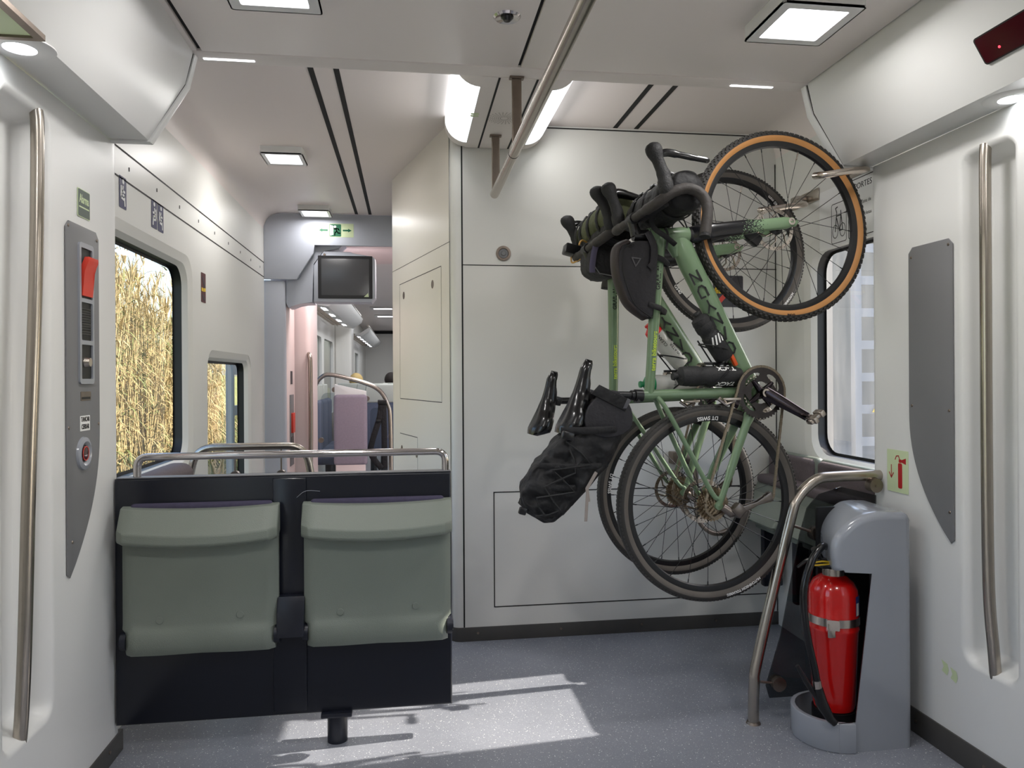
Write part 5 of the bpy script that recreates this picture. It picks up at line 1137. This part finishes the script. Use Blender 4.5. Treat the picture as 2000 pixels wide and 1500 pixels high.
t, bd, L_, r = bottle('clear white bottle with a red cap on the far bicycle down tube', BM2, (.516, .100), (.640, .290), .036, CLEARB, mat('bright red plastic', (222, 34, 36), .35))
wrap_text(bd, 'WATER', .018, r, L_*.35, .3, BLKT, rot=pi/2); wrap_text(bd, 'CLEAN', .018, r, L_*.62, -.2, BLKT, rot=pi/2)
t, bd, L_, r = bottle('clear bottle with a green cap on the far bicycle seat tube', BM2, (.466, .015), (.392, .265), .036, CLEARB, mat('green plastic cap', (40, 140, 90), .4))
wrap_text(bd, 'biketours', .017, r, L_*.45, .3, BLKT, rot=0); wrap_text(bd, 'terra', .015, r, L_*.25, .2, YELT, rot=0)
# orange multi tool holder below the bottle
bm = B(); box(bm, (-.007, -.012, -.024), (.007, .012, .024), .004); tag(obj('tool_holder', bm, ORANGE, world=BM1 @ Matrix.Translation((.512, -.016, .062)) @ Matrix.Rotation(radians(45), 4, 'Y')), 'orange tool clip on the near down tube just above the chainring', 'clip')
# --- bags
def bag_prism(bm, poly, y0, y1, bev, n=3):
    P = [(p.x, p.z) for p in smoothpath([(x, 0, z) for x, z in poly+[poly[0]]], n)[:-1]]; prism(bm, P, 'xz', y0, y1, bev, 4); return P
def wobble(bm, amp, fr, seed=0):
    for v in bm.verts:
        n_ = mnoise.noise_vector(v.co*fr+Vector((seed, seed*.7, 0))); v.co += n_*amp
t = thing('frame_bag', 'black and brown wedge bag strapped along the top tube behind the near stem', 'bag', m=BM1)
poly = [(.757, .583), (.785, .555), (.808, .500), (.806, .455), (.70, .428), (.575, .400), (.556, .424), (.58, .485), (.635, .537), (.70, .572)]
bm = B(); bag_prism(bm, poly, -.028, .032, .012); wobble(bm, .002, 30); obj('bag_body', bm, FABG, t, sharp=60)
bm = B(); outer = [(.560, .418), (.585, .490), (.640, .540), (.70, .573), (.757, .584), (.787, .555)]; tube(bm, smoothpath([(x, .002, z) for x, z in outer], 6), .024, 14, sx=1.25, sy=.55, up=(0, 1, 0)); obj('zip_panel', bm, FABB, t, sharp=60)
bm = B(); tube(bm, smoothpath([(x, -.029, z-.016) for x, z in outer], 6), .0022, 8); obj('piping', bm, BLKR, t)
bm = B(); tri = [(0, .016), (-.016, -.012), (.016, -.012)]; strokes(bm, [tri+[tri[0]]], .004); bmesh.ops.transform(bm, matrix=frame((.728, -.0305, .515), (-.1, 0, .5), (-.5, 0, -.1)), verts=bm.verts); obj('triangle_logo', bm, mat('faint grey print', (86, 84, 88), .5), t)
for x, z in ((.765, .432), (.60, .395)):
    bm = B(); tube(bm, [(x+.002, -.03, z+.035), (x, -.034, z-.012), (x, -.0, z-.048), (x, .034, z-.012), (x+.002, .03, z+.035)], .010, 10, sx=1, sy=.3, up=(1, 0, 0)); obj('strap', bm, FAB, t)
bm = B(); tube(bm, smoothpath([(.838, -.034, .505), (.80, -.036, .47), (.745, -.036, .455), (.72, -.035, .462)], 4), .013, 10, sx=.2, sy=1, up=(0, 1, 0)); obj('hanging_strap', bm, FABG, t)
t = thing('saddle_bag', 'large black nylon saddle bag under the near saddle, cord laced and drooping', 'bag', m=BM1)
SP = [(.262, .492, .022, .03), (.245, .485, .050, .045), (.20, .478, .073, .060), (.14, .480, .088, .066), (.08, .500, .098, .070), (.02, .530, .098, .073), (-.04, .560, .096, .075), (-.10, .588, .092, .076), (-.15, .602, .082, .074), (-.185, .608, .064, .062), (-.202, .612, .035, .035)]
bm = B(); n = 48; rings = []
SPs = []
for i in range(len(SP)-1):
    for k in range(7): q = k/7; SPs.append(tuple(SP[i][j]*(1-q)+SP[i+1][j]*q for j in range(4)))
SPs.append(SP[-1])
for i, (x, z, rr, ry) in enumerate(SPs):
    a_, b_ = SPs[max(i-1, 0)], SPs[min(i+1, len(SPs)-1)]; d = Vector((b_[0]-a_[0], 0, b_[1]-a_[1])).normalized(); nrm = Vector((-d.z, 0, d.x)); ring = []
    for k in range(n):
        a = 2*pi*k/n; ca, sa = cos(a), sin(a); e = .72; ring.append(bm.verts.new(Vector((x, 0, z))+nrm*rr*math.copysign(abs(ca)**e, ca)+Vector((0, 1, 0))*ry*math.copysign(abs(sa)**e, sa)))
    rings.append(ring)
for A, C_ in zip(rings[:-1], rings[1:]):
    for k in range(n): bm.faces.new((A[k], A[(k+1) % n], C_[(k+1) % n], C_[k]))
bm.faces.new(rings[0][::-1]); bm.faces.new(rings[-1])
for v in bm.verts:
    f_ = min(1, max(0, (.13-v.co.x)/.10)); n_ = mnoise.noise(v.co*22); n2 = mnoise.noise(v.co*48+Vector((3, 1, 2))); v.co += Vector((0, math.copysign(1, v.co.y), .5)).normalized()*(n_*.026+n2*.014)*(.25+f_)
o = obj('bag_body', bm, FAB, t, sharp=80); o.modifiers.new('s', 'SUBSURF').levels = 1; o.modifiers['s'].render_levels = 1
bm = B(); pf = [(.262, .520), (.280, .468), (.235, .405), (.165, .392), (.118, .470), (.135, .545), (.20, .555)]; bag_prism(bm, pf, -.070, -.058, .004); obj('stiff_panel', bm, FABG, t)
bm = B(); pf = [(.245, .560), (.282, .540), (.262, .418), (.222, .428)]; prism(bm, pf, 'xz', -.076, -.069, .002); obj('post_strap', bm, FAB, t)
bm = B(); prism(bm, [(.232, .427), (.228, .440), (.266, .433), (.262, .419)], 'xz', -.0785, -.076, .001); obj('strap_label', bm, mat('grey rubber label', (78, 78, 84), .5), t)
for pts in ([(.07, -.078, .60), (.02, -.088, .50), (-.03, -.088, .62), (-.08, -.090, .53), (-.13, -.088, .65), (-.18, -.075, .60)], [(.05, -.082, .585), (-.02, -.088, .545), (-.09, -.09, .635), (-.15, -.085, .56), (-.19, -.07, .63)]):
    bm = B(); tube(bm, smoothpath(pts, 2), .0030, 6); obj('bungee_cord', bm, BLKR, t)
for a, b_, w_ in (((.10, .62), (.165, .41), .012), ((.03, .435), (-.03, .66), .010), ((-.06, .49), (-.10, .67), .010)):
    bm = B(); tube(bm, smoothpath([(a[0], -.052, a[1]), ((a[0]*2+b_[0])/3, -.082, (a[1]*2+b_[1])/3), ((a[0]+2*b_[0])/3, -.082, (a[1]+2*b_[1])/3), (b_[0], -.056, b_[1])], 4), w_, 8, sx=.25, sy=1, up=(0, 1, 0)); obj('compression_strap', bm, FAB, t)
bm = B(); tube(bm, [(.0, -.075, .470), (-.06, -.078, .488), (-.10, -.078, .470)], .006, 8, sx=.3, sy=1, up=(0, 1, 0)); tube(bm, [(-.075, -.0785, .482), (-.165, -.079, .462)], .0055, 8, sx=.3, sy=1, up=(0, 1, 0)); obj('loose_strap_end', bm, mat('grey webbing', (150, 140, 134), .8), t)
bm = B(); box(bm, (-.012, -.010, -.012), (.012, .010, .012), .004, M=Matrix.Translation((-.185, -.06, .675))); obj('buckle', bm, BLK, t); bm = B(); box(bm, (-.014, -.012, -.02), (.014, .012, .02), .005, M=Matrix.Translation((.09, -.075, .60))); obj('buckle', bm, BLK, t)
def roll_bag(label, BM, SM, c, r, half, body, straps):
    t = thing('handlebar_bag', label, 'bag', m=BM)
    bm = B(); n = 28; rings = []
    for i in range(33):
        u = -1+2*i/32; rr = r*(1-.10*abs(u)**3-.55*max(0, (abs(u)-.93)/.07)**2); ring = []
        for k in range(n): a = 2*pi*k/n; ring.append(bm.verts.new((c[0]+rr*cos(a)*1.0, u*half, c[1]+rr*sin(a)*.95)))
        rings.append(ring)
    for A, C_ in zip(rings[:-1], rings[1:]):
        for k in range(n): bm.faces.new((A[k], A[(k+1) % n], C_[(k+1) % n], C_[k]))
    bm.faces.new(rings[0][::-1]); bm.faces.new(rings[-1])
    for v in bm.verts: v.co += mnoise.noise_vector(v.co*20+Vector((c[1]*9, 0, 0)))*.008+mnoise.noise_vector(v.co*45)*.003
    bmesh.ops.transform(bm, matrix=SM, verts=bm.verts); o = obj('bag_body', bm, body, t, sharp=80); o.modifiers.new('s', 'SUBSURF').levels = 1
    for y in straps:
        q = [SM @ Vector((c[0]+(r+.004)*cos(a*2*pi/20), y+.006*sin(a), c[1]+(r+.004)*sin(a*2*pi/20)*.95)) for a in range(20)]
        bm = B(); tube(bm, q, .012, 8, closed=True, sx=1, sy=.22, up=(0, 1, 0)); obj('strap', bm, FAB, t)
        bm = B(); box(bm, (-.006, -.016, -.014), (.006, .016, .014), .003, M=SM @ Matrix.Translation((c[0]+r*.9, y, c[1]+r*.5))); obj('buckle', bm, BLK, t)
    return t
t = roll_bag('black nylon roll bag filling the near handlebar between its drops', BM1, SM1, (.955, .462), .074, .205, FAB, (-.11, .02, .12))
bm = B(); tube(bm, smoothpath([SM1 @ Vector(p) for p in ((.93, -.19, .52), (.90, -.14, .53), (.86, -.05, .50), (.83, -.06, .44), (.82, -.05, .40))], 5), .009, 8, sx=1, sy=.3); obj('loose_strap_end', bm, FAB, t)
bm = B(); tube(bm, smoothpath([(.872, -.032, .445), (.85, -.038, .43), (.80, -.04, .425)], 4), .004, 8); obj('drawcord', bm, BLKR, t)
bm = B(); tube(bm, smoothpath([SM1 @ Vector(p) for p in ((.89, -.18, .525), (.878, -.05, .535), (.875, .1, .53))], 5), .020, 10, sx=1, sy=.5); obj('holster', bm, FABG, t)
t = roll_bag('olive and black roll bag in the far handlebar with a blue strip on top', BM2, SM2, (.985, .50), .080, .20, OLIVE, (-.12, 0, .10, .16))
bm = B(); tube(bm, [SM2 @ Vector((1.055, .10, .51)), SM2 @ Vector((1.045, .17, .545))], .014, 10, sx=1, sy=.4); obj('blue_strip', bm, mat('blue webbing', (40, 110, 190), .6), t)
bm = B(); tube(bm, [SM2 @ Vector((.93, -.19, .50)), SM2 @ Vector((.93, .19, .50))], .06, 16, sx=1, sy=.8); obj('inner_harness', bm, FAB, t)
t = thing('accessory_pouch', 'boxy black pouch on the far handlebar, left of the near top tube bag', 'bag', m=BM2)
poly = [(.905, .615), (.93, .53), (.90, .475), (.82, .47), (.775, .50), (.77, .57), (.80, .605)]
bm = B(); bag_prism(bm, poly, -.10, .07, .012); wobble(bm, .003, 25); obj('bag_body', bm, FAB, t, sharp=60)
bm = B(); tube(bm, [(.776, -.102, .50), (.770, -.103, .57), (.80, -.102, .606)], .0022, 6); obj('piping', bm, GREYP, t)
bm = B(); tube(bm, smoothpath([(.90, -.105, .60), (.86, -.107, .612), (.80, -.106, .608), (.765, -.104, .60)], 4), .012, 8, sx=.25, sy=1, up=(0, 1, 0)); obj('strap', bm, LILAC, t)
bm = B(); tube(bm, smoothpath([SM2 @ Vector(p) for p in ((.89, .02, .585), (.915, .03, .575), (.91, .05, .54), (.875, .06, .54), (.86, .12, .55), (.86, .19, .56), (.90, .215, .56), (.905, .22, .52))], 5), .004, 8); tag(obj('elastic_cord', bm, mat('tan elastic cord', (206, 160, 84), .6), world=BM2), 'tan elastic cord looped round the far handlebar', 'cord')
for y, z_ in ((.15, 0),):
    bm = B(); box(bm, (-.022, -.03, -.035), (.022, .03, .035), .006, M=SM2 @ Matrix.Translation((.90, .155, .575))); tag(obj('bike_light', bm, BLK, world=BM2), 'small black lamp clamped on the far end of the far handlebar', 'lamp')
# ================================================================== OUTSIDE
def ground_mat(name, c1, c2, sc_):
    m = mat(name, c1, .95); n = m.node_tree; b = n.nodes['Principled BSDF']; tc = n.nodes.new('ShaderNodeTexCoord'); tx = n.nodes.new('ShaderNodeTexNoise'); tx.inputs['Scale'].default_value = sc_; tx.inputs['Detail'].default_value = 6
    cr_ = n.nodes.new('ShaderNodeMix'); cr_.data_type = 'RGBA'; cr_.inputs['A'].default_value = (*[lin(x) for x in c1], 1); cr_.inputs['B'].default_value = (*[lin(x) for x in c2], 1)
    n.links.new(tc.outputs['Object'], tx.inputs['Vector']); n.links.new(tx.outputs['Fac'], cr_.inputs['Factor']); n.links.new(cr_.outputs['Result'], b.inputs['Base Color']); return m
GRASS = ground_mat('sunlit grass', (92, 106, 48), (150, 144, 84), 3)
bm = B(); g = []
for i in range(40):
    x = -2.2-i*.9-(i*i)*.03; row = []
    for j in range(40):
        y = -10+j*3.0; z = -.9+max(0, (-x-4.5))*.12+mnoise.noise(Vector((x*.3, y*.2, 0)))*.25; row.append(bm.verts.new((x, y, min(z, 2.5))))
    g.append(row)
for i in range(39):
    for j in range(39): bm.faces.new((g[i][j], g[i+1][j], g[i+1][j+1], g[i][j+1]))
o = obj('grass_verge', bm, GRASS); o['kind'] = 'structure'
bm = B(); g = []
for i in range(30):
    row = []
    for j in range(60):
        y = -20+j*9; x = -110-i*8; h = 80*sin(min(1, i/14)*pi/2)*(.55+.5*mnoise.noise(Vector((y*.012, i*.1, 0)))+.12*mnoise.noise(Vector((y*.06, i*.4, 1)))); row.append(bm.verts.new((x, y, -3+max(h, 0))))
    g.append(row)
for i in range(29):
    for j in range(59): bm.faces.new((g[i][j], g[i+1][j], g[i+1][j+1], g[i][j+1]))
o = obj('distant_hills', bm, ground_mat('hazy hill', (84, 96, 100), (112, 116, 106), .05)); o['kind'] = 'structure'
REED = mat('dry golden cane', (178, 158, 112), .7, noise=.25, nscale=3); REEDG = mat('green cane leaf', (112, 120, 66), .7, noise=.3, nscale=3)
def blade(bm, p, d, L_, w_, droop, mi, n=4):
    side = d.cross(Vector((0, 0, 1))); side = side.normalized() if side.length > 1e-3 else Vector((1, 0, 0)); pr = None; q = Vector(p)
    for k in range(n+1):
        t_ = k/n; ww = w_*(1-t_)**.7+.0008; a = bm.verts.new(q+side*ww); b_ = bm.verts.new(q-side*ww)
        if pr: bm.faces.new((pr[0], pr[1], b_, a)).material_index = mi
        pr = (a, b_); d = (d+Vector((0, 0, -droop))).normalized(); q = q+d*(L_/n)
R_ = random.Random(3)
bm = B()
for k in range(2300):
    y = R_.uniform(9.5, 22); x = -R_.uniform(4.9, 7.6)-.02*(y-12); z0 = -.8+max(0, -x-4.5)*.12; H_ = R_.uniform(2.2, 4.0)*(.8 if y > 17 else 1)*(1.25 if R_.random() < .12 else 1); lean = Vector((R_.uniform(-.12, .12), R_.uniform(-.16, .16), 1)).normalized()
    pts = [Vector((x, y, z0))+lean*H_*t_+Vector((R_.uniform(-.02, .02), 0.06*R_.uniform(-1, 1)*t_, 0)) for t_ in (0, .35, .7, 1)]
    n0 = len(bm.faces); tube(bm, pts, [.013, .012, .009, .004], 5, caps=False)
    gmi = 1 if R_.random() < .22 else 0
    for j in range(R_.randint(8, 13)):
        t_ = R_.uniform(.12, 1); p = pts[0].lerp(pts[3], t_); a = R_.uniform(0, 2*pi); d = Vector((cos(a), sin(a), R_.uniform(.4, 1.4))).normalized()
        blade(bm, p, d, R_.uniform(.35, .8), R_.uniform(.010, .022), R_.uniform(.15, .6), gmi if t_ < .85 else (gmi if R_.random() < .6 else 1))
    if H_ > 2.9:
        for j in range(10): a = R_.uniform(0, 2*pi); blade(bm, pts[3], Vector((cos(a)*.25, sin(a)*.25, 1)).normalized(), .4, .010, .25, 0)
o = obj('reeds', bm, [REED, REEDG]); tag(o, 'tall dry golden cane growing outside the left windows', 'reeds'); o['kind'] = 'stuff'
bm = B()
for k in range(9000):
    y = R_.uniform(9, 34); x = -R_.uniform(3.6, 9.5); z0 = -.85+max(0, -x-4.5)*.12; a = R_.uniform(0, 2*pi)
    blade(bm, Vector((x, y, z0)), Vector((cos(a)*.5, sin(a)*.5, 1)).normalized(), R_.uniform(.3, 1.0), R_.uniform(.010, .022), .25, 1 if R_.random() < .6 else 0, 3)
o = obj('tall_grass', bm, [REED, REEDG]); tag(o, 'long green and straw grass below the cane outside the left windows', 'grass'); o['kind'] = 'stuff'
PALEM = mat('pale grey painted steel', (138, 142, 148), .5)
t = thing('trackside_ladder', 'pale grey steel frame with rungs and a yellow triangle outside the low left window', 'frame', (-2.55, 11.2, -.8))
bm = B()
for y in (0, .75): box(bm, (-.05, y-.05, 0), (.05, y+.05, 2.6))
for z in (.9, 1.5, 2.1): box(bm, (-.03, 0, z), (.03, .75, z+.14))
obj('steel_frame', bm, PALEM, t)
bm = B(); prism(bm, [(.25, 1.74), (.50, 1.74), (.375, 1.95)], 'yz', .05, .056); obj('warning_triangle', bm, YEL, t)
# right side: pale platform wall and white posts
CONC = ground_mat('pale concrete', (116, 112, 106), (150, 146, 138), 1.2)
bm = B(); box(bm, (2.6, -10, -.9), (40, 60, -.6)); o = obj('pale_gravel_ground', bm, CONC); o['kind'] = 'structure'
bm = B(); box(bm, (12, 8, -.6), (12.4, 44, 5.6)); o = obj('pale_station_wall', bm, CONC); o['kind'] = 'structure'
bm = B(); 
t = thing('trackside_ladder', 'white ladder like frame with rungs and a small yellow triangle outside the right window', 'frame', (6.2, 9.6, -.6))
bm = B()
for x in (0, .62): box(bm, (x-.05, -.05, 0), (x+.05, .05, 4.2))
for k in range(9): box(bm, (0, -.03, .4+.45*k), (.62, .03, .52+.45*k))
obj('steel_frame', bm, PALEM, t)
bm = B(); prism(bm, [(.20, 1.32), (.42, 1.32), (.31, 1.50)], 'xz', -.06, -.052); obj('warning_triangle', bm, YEL, t)
bm = B(); box(bm, (5.62, 9.55, -.6), (5.82, 9.75, 4.5)); tag(obj('trackside_post', bm, mat('cream painted post', (170, 160, 148), .5)), 'broad cream post outside the right window left of the white frame', 'post')
